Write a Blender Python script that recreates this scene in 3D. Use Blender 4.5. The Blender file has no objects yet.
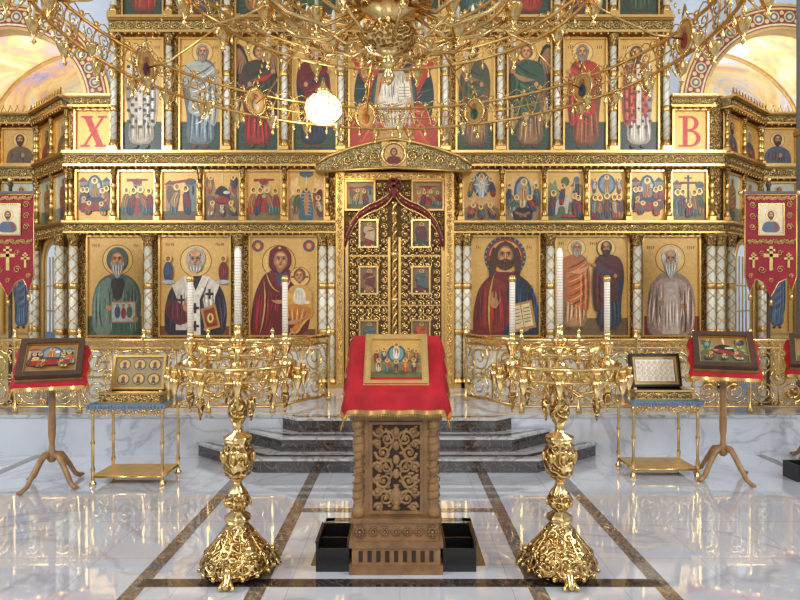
import bpy, math, random
from mathutils import Matrix, Vector
random.seed(7)
EYE=1.55
K=1/75.0
try:
    bpy.context.scene.view_settings.view_transform='Standard'
except Exception as e: print(e)
def lin(c):
    o=[]
    for v in c[:3]:
        v=v/255.0
        o.append(v/12.92 if v<=0.04045 else ((v+0.055)/1.055)**2.4)
    return (o[0],o[1],o[2],1.0)
def IX(px): return (px-400)*K
def IZ(py): return EYE+(300-py)*K
# ---------------------------------------------------------------- materials
MATS={}
def newmat(name):
    m=bpy.data.materials.new(name); m.use_nodes=True
    nt=m.node_tree; b=nt.nodes['Principled BSDF']
    MATS[name]=m
    return m,nt,b
def simple(name,col,metal=0,rough=0.5,var=0.0,scale=20,bump=0.0,bscale=60,emis=None,trans=0):
    m,nt,b=newmat(name)
    b.inputs['Metallic'].default_value=metal
    b.inputs['Roughness'].default_value=rough
    c=lin(col)
    tc=nt.nodes.new('ShaderNodeTexCoord')
    n=nt.nodes.new('ShaderNodeTexNoise'); n.inputs['Scale'].default_value=scale; n.inputs['Detail'].default_value=4
    nt.links.new(tc.outputs['Object'],n.inputs['Vector'])
    r=nt.nodes.new('ShaderNodeValToRGB')
    r.color_ramp.elements[0].position=0.3; r.color_ramp.elements[1].position=0.7
    r.color_ramp.elements[0].color=tuple(x*(1-var) for x in c[:3])+(1,)
    r.color_ramp.elements[1].color=tuple(min(1,x*(1+var)) for x in c[:3])+(1,)
    nt.links.new(n.outputs['Fac'],r.inputs['Fac'])
    nt.links.new(r.outputs['Color'],b.inputs['Base Color'])
    if bump>0:
        n2=nt.nodes.new('ShaderNodeTexNoise'); n2.inputs['Scale'].default_value=bscale
        nt.links.new(tc.outputs['Object'],n2.inputs['Vector'])
        bp=nt.nodes.new('ShaderNodeBump'); bp.inputs['Strength'].default_value=bump; bp.inputs['Distance'].default_value=0.01
        nt.links.new(n2.outputs['Fac'],bp.inputs['Height']); nt.links.new(bp.outputs['Normal'],b.inputs['Normal'])
    if emis:
        b.inputs['Emission Color'].default_value=lin(emis[0]); b.inputs['Emission Strength'].default_value=emis[1]
    if trans: b.inputs['Transmission Weight'].default_value=trans
    return m
def ornate(name,ca,cb,scale=45,metal=0.9,rough=0.3,thr=0.42,bump=.6):
    m,nt,b=newmat(name)
    tc=nt.nodes.new('ShaderNodeTexCoord')
    v=nt.nodes.new('ShaderNodeTexVoronoi'); v.inputs['Scale'].default_value=scale; v.feature='SMOOTH_F1'
    nt.links.new(tc.outputs['Object'],v.inputs['Vector'])
    w=nt.nodes.new('ShaderNodeMath'); w.operation='MULTIPLY'; w.inputs[1].default_value=16
    nt.links.new(v.outputs['Distance'],w.inputs[0])
    s=nt.nodes.new('ShaderNodeMath'); s.operation='SINE'; nt.links.new(w.outputs[0],s.inputs[0])
    r=nt.nodes.new('ShaderNodeValToRGB')
    r.color_ramp.elements[0].position=thr-0.15; r.color_ramp.elements[1].position=thr+0.15
    r.color_ramp.elements[0].color=lin(cb); r.color_ramp.elements[1].color=lin(ca)
    nt.links.new(s.outputs[0],r.inputs['Fac']); nt.links.new(r.outputs['Color'],b.inputs['Base Color'])
    bp=nt.nodes.new('ShaderNodeBump'); bp.inputs['Strength'].default_value=bump; bp.inputs['Distance'].default_value=0.006
    nt.links.new(s.outputs[0],bp.inputs['Height']); nt.links.new(bp.outputs['Normal'],b.inputs['Normal'])
    b.inputs['Metallic'].default_value=metal; b.inputs['Roughness'].default_value=rough
    return m
def marble(name,base,vein,scale=1.2,rough=0.08,width=0.06,tile=None,mul=0.35,coat=0.0):
    m,nt,b=newmat(name)
    tc=nt.nodes.new('ShaderNodeTexCoord')
    n1=nt.nodes.new('ShaderNodeTexNoise'); n1.inputs['Scale'].default_value=scale; n1.inputs['Detail'].default_value=8; n1.inputs['Distortion'].default_value=1.5
    nt.links.new(tc.outputs['Object'],n1.inputs['Vector'])
    r=nt.nodes.new('ShaderNodeValToRGB'); e=r.color_ramp.elements
    e[0].position=0.5-width; e[0].color=lin(base)
    e[1].position=0.5+width; e[1].color=lin(base)
    x=e.new(0.5); x.color=lin(vein)
    nt.links.new(n1.outputs['Fac'],r.inputs['Fac'])
    last=r.outputs['Color']
    n2=nt.nodes.new('ShaderNodeTexNoise'); n2.inputs['Scale'].default_value=scale*3; n2.inputs['Detail'].default_value=5
    nt.links.new(tc.outputs['Object'],n2.inputs['Vector'])
    mx=nt.nodes.new('ShaderNodeMix'); mx.data_type='RGBA'; mx.blend_type='MULTIPLY'; mx.inputs[0].default_value=mul
    nt.links.new(last,mx.inputs[6]); nt.links.new(n2.outputs['Fac'],mx.inputs[7]); last=mx.outputs[2]
    if tile:
        br=nt.nodes.new('ShaderNodeTexBrick'); br.offset=0; br.inputs['Scale'].default_value=1
        br.inputs['Brick Width'].default_value=tile; br.inputs['Row Height'].default_value=tile; br.inputs['Mortar Size'].default_value=0.002
        br.inputs['Color1'].default_value=(1,1,1,1); br.inputs['Color2'].default_value=(0.93,0.93,0.94,1); br.inputs['Mortar'].default_value=(0.6,0.6,0.6,1)
        nt.links.new(tc.outputs['Object'],br.inputs['Vector'])
        m2=nt.nodes.new('ShaderNodeMix'); m2.data_type='RGBA'; m2.blend_type='MULTIPLY'; m2.inputs[0].default_value=1
        nt.links.new(last,m2.inputs[6]); nt.links.new(br.outputs['Color'],m2.inputs[7]); last=m2.outputs[2]
    nt.links.new(last,b.inputs['Base Color'])
    b.inputs['Roughness'].default_value=rough
    b.inputs['Specular IOR Level'].default_value=0.7
    if coat:
        b.inputs['Coat Weight'].default_value=coat; b.inputs['Coat IOR'].default_value=1.95; b.inputs['Coat Roughness'].default_value=0.02
    return m
def vcol(name,metal=0,rough=0.5,var=0.12):
    m,nt,b=newmat(name)
    a=nt.nodes.new('ShaderNodeAttribute'); a.attribute_name='Col'
    tc=nt.nodes.new('ShaderNodeTexCoord')
    n=nt.nodes.new('ShaderNodeTexNoise'); n.inputs['Scale'].default_value=22; n.inputs['Detail'].default_value=8
    nt.links.new(tc.outputs['Object'],n.inputs['Vector'])
    mr=nt.nodes.new('ShaderNodeMapRange'); mr.inputs[1].default_value=0.3; mr.inputs[2].default_value=0.7; mr.inputs[3].default_value=1-var; mr.inputs[4].default_value=1+var
    nt.links.new(n.outputs['Fac'],mr.inputs[0])
    h=nt.nodes.new('ShaderNodeVectorMath'); h.operation='SCALE'
    nt.links.new(a.outputs['Color'],h.inputs[0]); nt.links.new(mr.outputs[0],h.inputs['Scale'])
    nt.links.new(h.outputs[0],b.inputs['Base Color'])
    b.inputs['Metallic'].default_value=metal; b.inputs['Roughness'].default_value=rough
    return m
simple('gold',(220,178,106),1,0.3,0.12,30)
simple('gold_polished',(230,194,128),1,0.2,0.1,20)
simple('gold_soft',(208,172,106),0.6,0.42,0.15,12)
simple('gold_dark',(150,114,58),0.6,0.4,0.25,20)
simple('door_back',(104,76,40),0.5,0.45,0.25,20)
ornate('gold_ornate',(218,178,108),(112,80,40),42,.9,.34)  # darker tone paints deep shadow into the hollows of the gilding
ornate('gold_filigree',(222,186,114),(104,92,62),60)
ornate('gold_chased',(232,196,130),(160,120,66),26,1.0,0.24,0.4,0.7)
ornate('teal_ornate',(212,178,112),(112,112,88),48)
simple('column_ivory',(230,226,206),0.15,0.35,0.08,30,0.4,60)
simple('base_panel',(206,200,184),0.1,0.4,0.08,10)
vcol('icon_paint',0,0.38,0.2)
vcol('icon_gold_leaf',0.25,0.36,0.1)
simple('maroon_lacquer',(112,24,20),0.0,0.3,0.15)
simple('red_velvet',(172,8,24),0,0.75,0.25,9,0.3,200)
simple('red_banner',(140,16,30),0,0.7,0.2,9,0.2,200)
simple('wood_carved',(132,96,60),0,0.42,0.28,14,0.25,80)
simple('wood_light',(150,112,70),0,0.4,0.25,14,0.2,80)
simple('wood_dark',(74,48,30),0,0.4,0.2,14,0.2,80)
simple('wood_recess_shade',(54,34,20),0,0.7,0.2,14)  # dark wood tone paints shade for the plinth slots and carved ground
simple('black_box',(20,18,18),0,0.35,0.2,14)
simple('candle_wax',(236,230,216),0,0.45,0.04)
simple('plaster_white',(196,204,214),0,0.8,0.05,2)
simple('plaster_bright',(230,236,242),0,0.8,0.04,2)
simple('plaster_grey',(130,134,134),0,0.8,0.08,3)
simple('blue_cloth',(100,124,150),0.1,0.6,0.4,60)
simple('lamp_glow',(255,250,235),0,0.3,0,5,emis=((255,236,196),3))
marble('marble_floor',(220,224,231),(198,200,208),0.7,0.05,0.03,0.6,0.2,1.0)
marble('marble_inlay',(116,102,92),(156,140,122),9,0.08,0.05,None,.35,.6)
marble('marble_dark',(46,36,34),(116,96,84),9,0.1,0.03,None,.35,.4)
marble('marble_tread',(200,198,194),(150,140,130),3,0.12,0.04,None,.3,.6)
marble('marble_solea',(212,215,220),(184,186,192),1.0,0.1,0.03,None,.3,.5)
m,nt,b=newmat('mural_sky')
tc=nt.nodes.new('ShaderNodeTexCoord'); n=nt.nodes.new('ShaderNodeTexNoise'); n.inputs['Scale'].default_value=0.9; n.inputs['Detail'].default_value=9; n.inputs['Distortion'].default_value=0.7; n.inputs['Roughness'].default_value=0.62
nt.links.new(tc.outputs['Object'],n.inputs['Vector'])
r=nt.nodes.new('ShaderNodeValToRGB'); e=r.color_ramp.elements
e[0].position=0.33; e[0].color=lin((140,150,186)); e[1].position=0.67; e[1].color=lin((238,236,230))
for ps,c in ((.40,(190,176,196)),(.45,(222,180,150)),(.5,(236,208,140)),(.55,(238,222,176)),(.61,(200,208,222))):
    x=e.new(ps); x.color=lin(c)
nt.links.new(n.outputs['Fac'],r.inputs['Fac']); nt.links.new(r.outputs['Color'],b.inputs['Base Color']); b.inputs['Roughness'].default_value=0.8
# ---------------------------------------------------------------- mesh builder
class MB:
    def __init__(s): s.V=[];s.F=[];s.M=[];s.C=[];s.S=[];s.xf=None;s.mats=[]
    def v(s,p):
        p=Vector(p)
        if s.xf is not None: p=s.xf@p
        s.V.append(tuple(p)); return len(s.V)-1
    def f(s,idx,mat,col=(1,1,1,1),sm=False):
        if mat not in s.mats: s.mats.append(mat)
        s.F.append(tuple(idx)); s.M.append(s.mats.index(mat)); s.C.append(col); s.S.append(sm)
    def poly(s,pts,mat,col=(1,1,1,1)):
        s.f([s.v(p) for p in pts],mat,col)
    def box(s,x0,x1,y0,y1,z0,z1,mat,col=(1,1,1,1)):
        i=[s.v(p) for p in ((x0,y0,z0),(x1,y0,z0),(x1,y1,z0),(x0,y1,z0),(x0,y0,z1),(x1,y0,z1),(x1,y1,z1),(x0,y1,z1))]
        for q in ((3,2,1,0),(4,5,6,7),(0,1,5,4),(1,2,6,5),(2,3,7,6),(3,0,4,7)): s.f([i[k] for k in q],mat,col)
    def tube(s,path,r,mat,n=4,ref=(0,1,0),closed=False,sm=True,col=(1,1,1,1)):
        P=[Vector(p) for p in path]; N=len(P); rings=[]
        for i,p in enumerate(P):
            if closed: t=P[(i+1)%N]-P[i-1]
            else: t=P[min(i+1,N-1)]-P[max(i-1,0)]
            if t.length<1e-9: t=Vector((0,0,1))
            t.normalize(); rf=Vector(ref)
            if abs(t.dot(rf))>0.98: rf=Vector((1,0,0)) if abs(t.x)<0.9 else Vector((0,0,1))
            a=t.cross(rf).normalized(); bb=t.cross(a)
            rr=r[i] if isinstance(r,(list,tuple)) else r
            rings.append([s.v(p+a*(rr*math.cos(2*math.pi*k/n))+bb*(rr*math.sin(2*math.pi*k/n))) for k in range(n)])
        R=N if closed else N-1
        for i in range(R):
            A=rings[i];B=rings[(i+1)%N]
            for k in range(n): s.f((A[k],A[(k+1)%n],B[(k+1)%n],B[k]),mat,col,sm)
        if not closed:
            s.f(rings[0][::-1],mat,col); s.f(rings[-1],mat,col)
    def lathe(s,cx,cy,prof,mat,n=16,lob=0,la=0.0,z0=0,col=(1,1,1,1),sm=True,mats=None):
        rings=[]
        for (r,z) in prof:
            rings.append([s.v((cx+r*(1+la*math.cos(lob*2*math.pi*k/n))*math.cos(2*math.pi*k/n),cy+r*(1+la*math.cos(lob*2*math.pi*k/n))*math.sin(2*math.pi*k/n),z+z0)) for k in range(n)])
        for i in range(len(rings)-1):
            A=rings[i];B=rings[i+1]
            mm=mats[i] if mats else mat
            for k in range(n): s.f((A[k],A[(k+1)%n],B[(k+1)%n],B[k]),mm,col,sm)
        s.f(rings[0][::-1],mat,col); s.f(rings[-1],mat,col)
    def ball(s,c,rx,ry=None,rz=None,mat='gold',n=8,m=5,col=(1,1,1,1)):
        ry=rx if ry is None else ry; rz=rx if rz is None else rz
        rings=[]
        for i in range(m+1):
            ph=math.pi*i/m-math.pi/2; ph*=0.98
            rings.append([s.v((c[0]+rx*math.cos(ph)*math.cos(2*math.pi*k/n),c[1]+ry*math.cos(ph)*math.sin(2*math.pi*k/n),c[2]+rz*math.sin(ph))) for k in range(n)])
        for i in range(m):
            for k in range(n): s.f((rings[i][k],rings[i][(k+1)%n],rings[i+1][(k+1)%n],rings[i+1][k]),mat,col,True)
    def build(s,name,parent=None,loc=(0,0,0)):
        me=bpy.data.meshes.new(name+'_mesh'); me.from_pydata(s.V,[],s.F)
        for mn in s.mats: me.materials.append(MATS[mn])
        me.polygons.foreach_set('material_index',s.M)
        me.polygons.foreach_set('use_smooth',s.S)
        ca=me.color_attributes.new('Col','FLOAT_COLOR','CORNER')
        d=[]
        for f,c in zip(s.F,s.C): d.extend(list(c)*len(f))
        ca.data.foreach_set('color',d)
        me.update()
        o=bpy.data.objects.new(name,me); bpy.context.collection.objects.link(o)
        o.location=loc
        if parent: o.parent=parent
        return o
def empty(name,loc=(0,0,0)):
    o=bpy.data.objects.new(name,None); bpy.context.collection.objects.link(o); o.location=loc; o.empty_display_size=0.2; return o
# ornaments -----------------------------------------------------------------
def spiral(cx,cz,r,a0,turns,d,y,n=13,end=0.18):
    return [(cx+r*(1-(1-end)*i/(n-1))*math.cos(a0+d*turns*2*math.pi*i/(n-1)),y,cz+r*(1-(1-end)*i/(n-1))*math.sin(a0+d*turns*2*math.pi*i/(n-1))) for i in range(n)]
def vine(mb,a0,a1,c,h,y,tr=0.006,mat='gold',vert=False,dens=1.0):
    n=max(2,int(round((a1-a0)/(h*0.95)*dens))); w=(a1-a0)/n
    def T(p): return (c+(p[2]),p[1],p[0]) if vert else (p[0],p[1],c+p[2])
    wave=[(a0+(a1-a0)*i/(n*5),y,0.30*h*math.sin(math.pi*i/5)) for i in range(n*5+1)]
    mb.tube([T(p) for p in wave],tr,mat,4)
    for k in range(n):
        sg=1 if k%2==0 else -1
        cx=a0+(k+0.5)*w
        sp=spiral(cx,-sg*0.08*h,min(0.36*h,w*0.42),sg*math.pi/2,1.4,sg,y-tr*0.6,12)
        mb.tube([T(p) for p in sp],tr*0.9,mat,4)
        q=T((cx+w*0.5,y,sg*0.36*h)); mb.ball(q,tr*1.8,mat=mat,n=5,m=3)
def fill(mb,x0,x1,z0,z1,y,cell,tr,mat='gold',skip=None):
    nx=max(1,round((x1-x0)/cell)); nz=max(1,round((z1-z0)/cell)); cw=(x1-x0)/nx; chh=(z1-z0)/nz
    cm=(x0+x1)/2
    for i in range(nx):
        for j in range(nz):
            cx=x0+(i+.5)*cw; cz=z0+(j+.5)*chh
            if skip and skip(cx,cz): continue
            d=1 if (cx<cm)^(j%2==0) else -1
            mb.tube(spiral(cx,cz,min(cw,chh)*.5,math.pi/2*(1 if j%2 else -1),1.6,d,y,11,.15),tr,mat,3)
            mb.ball((cx,y-tr,cz),tr*1.9,tr,tr*1.9,mat,5,3)
            if i<nx-1 and j<nz-1:
                X=cx+cw/2;Z=cz+chh/2; q=min(cw,chh)*.2
                mb.tube([(X-q,y,Z-q),(X+q,y,Z+q)],tr,mat,3); mb.tube([(X-q,y,Z+q),(X+q,y,Z-q)],tr,mat,3)
def frame(mb,x0,x1,z0,z1,y,w,t,mat='gold'):
    mb.box(x0-w,x1+w,y-t,y,z1,z1+w,mat); mb.box(x0-w,x1+w,y-t,y,z0-w,z0,mat)
    mb.box(x0-w,x0,y-t,y,z0,z1,mat); mb.box(x1,x1+w,y-t,y,z0,z1,mat)
def column(mb,X,Y,z0,z1,r,shaft='column_ivory',helix=2,n=12):
    H=z1-z0
    mb.box(X-r*1.5,X+r*1.5,Y-r*1.5,Y+r*1.5,z0,z0+0.05,'gold')
    mb.lathe(X,Y,[(r*1.4,z0+.05),(r*1.5,z0+.08),(r*1.1,z0+.11),(r,z0+.14)],'gold',n)
    mb.lathe(X,Y,[(r,z0+.12),(r*0.94,z1-.14)],shaft,n)
    mb.lathe(X,Y,[(r,z1-.16),(r*1.2,z1-.13),(r*1.05,z1-.11),(r*1.6,z1-.03),(r*1.7,z1)],'gold_ornate',n)
    for fz in (0.36,0.66):
        z=z0+H*fz; mb.lathe(X,Y,[(r,z-.04),(r*1.25,z-.02),(r*1.15,z),(r*1.25,z+.02),(r,z+.04)],'gold',n)
    if helix:
        for s in range(helix):
            turns=H/(r*7)
            N=int(turns*9)+2
            for dr in ((1,) if r<.05 else (1,-1)):
                mb.tube([(X+r*1.02*math.cos(2*math.pi*(dr*turns*i/N+s/helix)),Y+r*1.02*math.sin(2*math.pi*(dr*turns*i/N+s/helix)),z0+.13+(H-.28)*i/N) for i in range(N+1)],r*0.12,'gold',4,ref=(0,0,1))
def ledge(mb,x0,x1,z0,z1,y,pr=0.14,inlay='teal_ornate',pend=True):
    h=z1-z0
    mb.box(x0,x1,y-pr,y+0.05,z1-h*0.16,z1,'gold')
    mb.box(x0,x1,y-pr*0.8,y+0.05,z1-h*0.26,z1-h*0.16,'gold_dark')
    mb.box(x0,x1,y-pr*0.62,y+0.05,z0+h*0.14,z1-h*0.26,inlay)
    mb.box(x0,x1,y-pr*0.8,y+0.05,z0,z0+h*0.14,'gold')
    vine(mb,x0+.01,x1-.01,z0+h*0.44,h*0.56,y-pr*0.62-0.008,0.0065,'gold')
    if pend:
        n=int((x1-x0)/0.09)
        for i in range(n):
            xc=x0+(i+0.5)*(x1-x0)/n
            mb.ball((xc,y-pr*0.7,z0-0.012),0.016,0.016,0.02,'gold',5,3)
# ---------------------------------------------------------------- painter
GB=(206,162,88)
def age(c):  # aged tempera palette: a little ochre glaze over every pigment
    return (c[0]*.86+172*.14,c[1]*.86+134*.14,c[2]*.86+88*.14)
class Pt:
    def __init__(s,mb,rect,y,bg=GB,ox=400,frame_w=0.022,ft=0.035,framemat='gold'):
        s.mb=mb;s.r=rect;s.y=y;s.l=0;s.ox=ox
        x0,y0,x1,y1=rect
        s.poly([(x0,y0),(x1,y0),(x1,y1),(x0,y1)],bg,'icon_gold_leaf')
        X0=(x0-ox)*K;X1=(x1-ox)*K
        if frame_w: frame(mb,X0,X1,IZ(y1),IZ(y0),y,frame_w,ft,framemat)
    def clip(s,pts):
        x0,y0,x1,y1=s.r
        def cut(p,ins,inter):
            o=[]
            for i in range(len(p)):
                a=p[i-1];b=p[i]
                if ins(b):
                    if not ins(a): o.append(inter(a,b))
                    o.append(b)
                elif ins(a): o.append(inter(a,b))
            return o
        def ix(v): return lambda a,b:(v,a[1]+(b[1]-a[1])*(v-a[0])/(b[0]-a[0]))
        def iy(v): return lambda a,b:(a[0]+(b[0]-a[0])*(v-a[1])/(b[1]-a[1]),v)
        for ins,it in ((lambda p:p[0]>=x0-1e-6,ix(x0)),(lambda p:p[0]<=x1+1e-6,ix(x1)),(lambda p:p[1]>=y0-1e-6,iy(y0)),(lambda p:p[1]<=y1+1e-6,iy(y1))):
            if not pts: return pts
            pts=cut(pts,ins,it)
        return pts
    def poly(s,pts,col,mat='icon_paint'):
        pts=s.clip(list(pts))
        o=[]
        for p in pts:
            if not o or abs(p[0]-o[-1][0])+abs(p[1]-o[-1][1])>1e-4: o.append(p)
        if len(o)<3: return
        if mat=='icon_paint': col=age(col)
        s.l+=1; y=s.y-0.00025*s.l-0.0005
        s.mb.poly([((p[0]-s.ox)*K,y,IZ(p[1])) for p in o],mat,lin(col))
    def ell(s,cx,cy,rx,ry,col,n=16,mat='icon_paint',rot=0):
        c=math.cos(rot);q=math.sin(rot)
        s.poly([(cx+rx*math.cos(2*math.pi*i/n)*c-ry*math.sin(2*math.pi*i/n)*q,cy+rx*math.cos(2*math.pi*i/n)*q+ry*math.sin(2*math.pi*i/n)*c) for i in range(n)],col,mat)
    def blob(s,pts,col,it=2):
        for _ in range(it):
            o=[]
            for i in range(len(pts)):
                a=pts[i];b=pts[(i+1)%len(pts)]
                o+=[(a[0]*.78+b[0]*.22,a[1]*.78+b[1]*.22),(a[0]*.22+b[0]*.78,a[1]*.22+b[1]*.78)]
            pts=o
        s.poly(pts,col)
    def stroke(s,a,m,b,w,col,n=7):
        L=[];R=[]
        for i in range(n+1):
            t=i/n
            x=(1-t)**2*a[0]+2*t*(1-t)*m[0]+t*t*b[0]; y=(1-t)**2*a[1]+2*t*(1-t)*m[1]+t*t*b[1]
            dx=2*(1-t)*(m[0]-a[0])+2*t*(b[0]-m[0]); dy=2*(1-t)*(m[1]-a[1])+2*t*(b[1]-m[1]); q=math.hypot(dx,dy) or 1
            ww=w*.5*math.sin(math.pi*(.04+.92*t))
            L.append((x-dy/q*ww,y+dx/q*ww)); R.append((x+dy/q*ww,y-dx/q*ww))
        s.poly(L+R[::-1],col)
    def line(s,pts,w,col):
        if len(pts)==3: return s.stroke(pts[0],(2*pts[1][0]-.5*(pts[0][0]+pts[2][0]),2*pts[1][1]-.5*(pts[0][1]+pts[2][1])),pts[2],w*1.25,col)
        for i in range(len(pts)-1):
            a=pts[i];b=pts[i+1];dx=b[0]-a[0];dy=b[1]-a[1];L=math.hypot(dx,dy) or 1
            nx=-dy/L*w/2;ny=dx/L*w/2
            s.poly([(a[0]+nx,a[1]+ny),(b[0]+nx*.7,b[1]+ny*.7),(b[0]-nx*.7,b[1]-ny*.7),(a[0]-nx,a[1]-ny)],col)
    def rect(s,x0,y0,x1,y1,col,mat='icon_paint'): s.poly([(x0,y0),(x1,y0),(x1,y1),(x0,y1)],col,mat)
def sh(c,f): return tuple(max(0,min(255,v*f)) for v in c)
SKIN=(178,120,74)
def halo(p,cx,cy,r,rim=(140,60,26),fill=(224,184,106)):
    p.ell(cx,cy,r,r,rim,24); p.ell(cx,cy,r*.94,r*.94,fill,24,'icon_gold_leaf'); 
    if r>9: p.ell(cx,cy,r*.86,r*.86,(190,146,76),24); p.ell(cx,cy,r*.84,r*.84,fill,24,'icon_gold_leaf')
def face(p,cx,cy,r,hair=(80,52,34),beard=None,bl=1.0,skin=SKIN,hood=None,turn=0,bald=False):
    big=r>4.5
    if hood:
        p.ell(cx,cy-.02*r,1.22*r,1.4*r,sh(hood,.6),18); p.ell(cx,cy-.08*r,1.14*r,1.3*r,hood,18)
    else:
        p.ell(cx,cy-.12*r,.98*r,1.12*r,hair,18)
        if big:
            for k in range(5):
                for sg in (-1,1): p.stroke((cx+sg*.1*r,cy-1.15*r),(cx+sg*(.5+.12*k)*r,cy-1.0*r),(cx+sg*(.62+.08*k)*r,cy+.2*r),.07*r,sh(hair,.6 if k%2 else 1.35))
    if not beard: p.ell(cx,cy+.9*r,.3*r,.4*r,sh(skin,.8),10)
    tx=cx+turn*.12*r
    p.ell(tx-turn*.03*r,cy+.05*r,.7*r,.96*r,sh(skin,.62 if beard else .78),18)
    p.ell(tx,cy+.03*r,.62*r,.88*r,sh(skin,.86 if beard else .94),16)
    p.ell(tx,cy-.0*r,.52*r,.8*r,skin,16)
    if bald:
        p.ell(tx,cy-.68*r,.52*r,.34*r,sh(skin,1.2),14)
        if big:
            for sg in (-1,1): p.ell(cx+sg*.72*r,cy-.1*r,.2*r,.42*r,hair,10)
    p.ell(tx,cy-.52*r,.38*r,.17*r,sh(skin,1.28),12)
    for sg in (-1,1): p.ell(tx+sg*.3*r,cy+.2*r,.15*r,.13*r,sh(skin,1.22),10)
    if not beard: p.ell(tx,cy+.66*r,.2*r,.12*r,sh(skin,1.2),10)
    if beard:
        p.blob([(cx-.76*r,cy+.05*r),(cx-.52*r,cy+.4*r),(cx-.2*r,cy+.34*r),(cx+.2*r,cy+.34*r),(cx+.52*r,cy+.4*r),(cx+.76*r,cy+.05*r),(cx+.72*r,cy+.75*r),(cx+.34*r,cy+(.9+.5*bl)*r),(cx,cy+(1.0+.66*bl)*r),(cx-.34*r,cy+(.9+.5*bl)*r),(cx-.72*r,cy+.75*r)],sh(beard,.8),1)
        if big:
            for k in range(-4,5):
                p.stroke((cx+k*.14*r,cy+.5*r),(cx+k*.2*r,cy+.9*r),(cx+k*.07*r,cy+(1.0+(.56-.05*abs(k))*bl)*r),.11*r,sh(beard,1.15 if k%2 else .55))
            for sg in (-1,1): p.stroke((tx,cy+.34*r),(tx+sg*.3*r,cy+.3*r),(tx+sg*.45*r,cy+.62*r),.14*r,sh(beard,.75))
    d=(30,14,8)
    for sg in (-1,1):
        ex=tx+sg*.27*r
        p.ell(ex,cy-.1*r,.21*r,.15*r,sh(skin,.6),10)
        p.ell(ex,cy-.08*r,.16*r,.085*r,(218,190,154),8)
        p.ell(ex+turn*.03*r,cy-.09*r,.085*r,.09*r,d,8)
        p.stroke((ex-.19*r,cy-.08*r),(ex,cy-.24*r),(ex+.19*r,cy-.08*r),.06*r,d)
        p.stroke((ex-sg*.2*r,cy-.24*r),(ex,cy-.42*r),(ex+sg*.24*r,cy-.22*r),.09*r,sh(hair if not hood else (60,36,24),.7))
    p.stroke((tx,cy-.3*r),(tx-.02*r,cy),(tx,cy+.26*r),.12*r,sh(skin,1.3))
    p.stroke((tx+.07*r,cy-.2*r),(tx+.08*r,cy+.05*r),(tx+.12*r,cy+.24*r),.06*r,sh(skin,.5))
    p.ell(tx,cy+.28*r,.12*r,.04*r,sh(skin,.5),8)
    p.ell(tx,cy+.46*r,.18*r,.055*r,(140,52,38),8)
def folds(p,x0,x1,y0,y1,col,n=5,w=0.8,spread=1.2):
    c=(x0+x1)/2
    for i in range(n*2):
        t=(i+.5)/(n*2); xa=x0+(x1-x0)*t
        xb=c+(xa-c)*spread+random.uniform(-1,1)*(x1-x0)*.06
        ya=y0+random.uniform(0,.3)*(y1-y0); yb=y1-random.uniform(0,.25)*(y1-y0)
        m=((xa+xb)/2+random.uniform(-1,1)*(x1-x0)*.1,(ya+yb)/2)
        p.stroke((xa,ya),m,(xb,yb),w*1.3,sh(col,(.5,1.35,.65,1.6)[i%4]))
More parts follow.
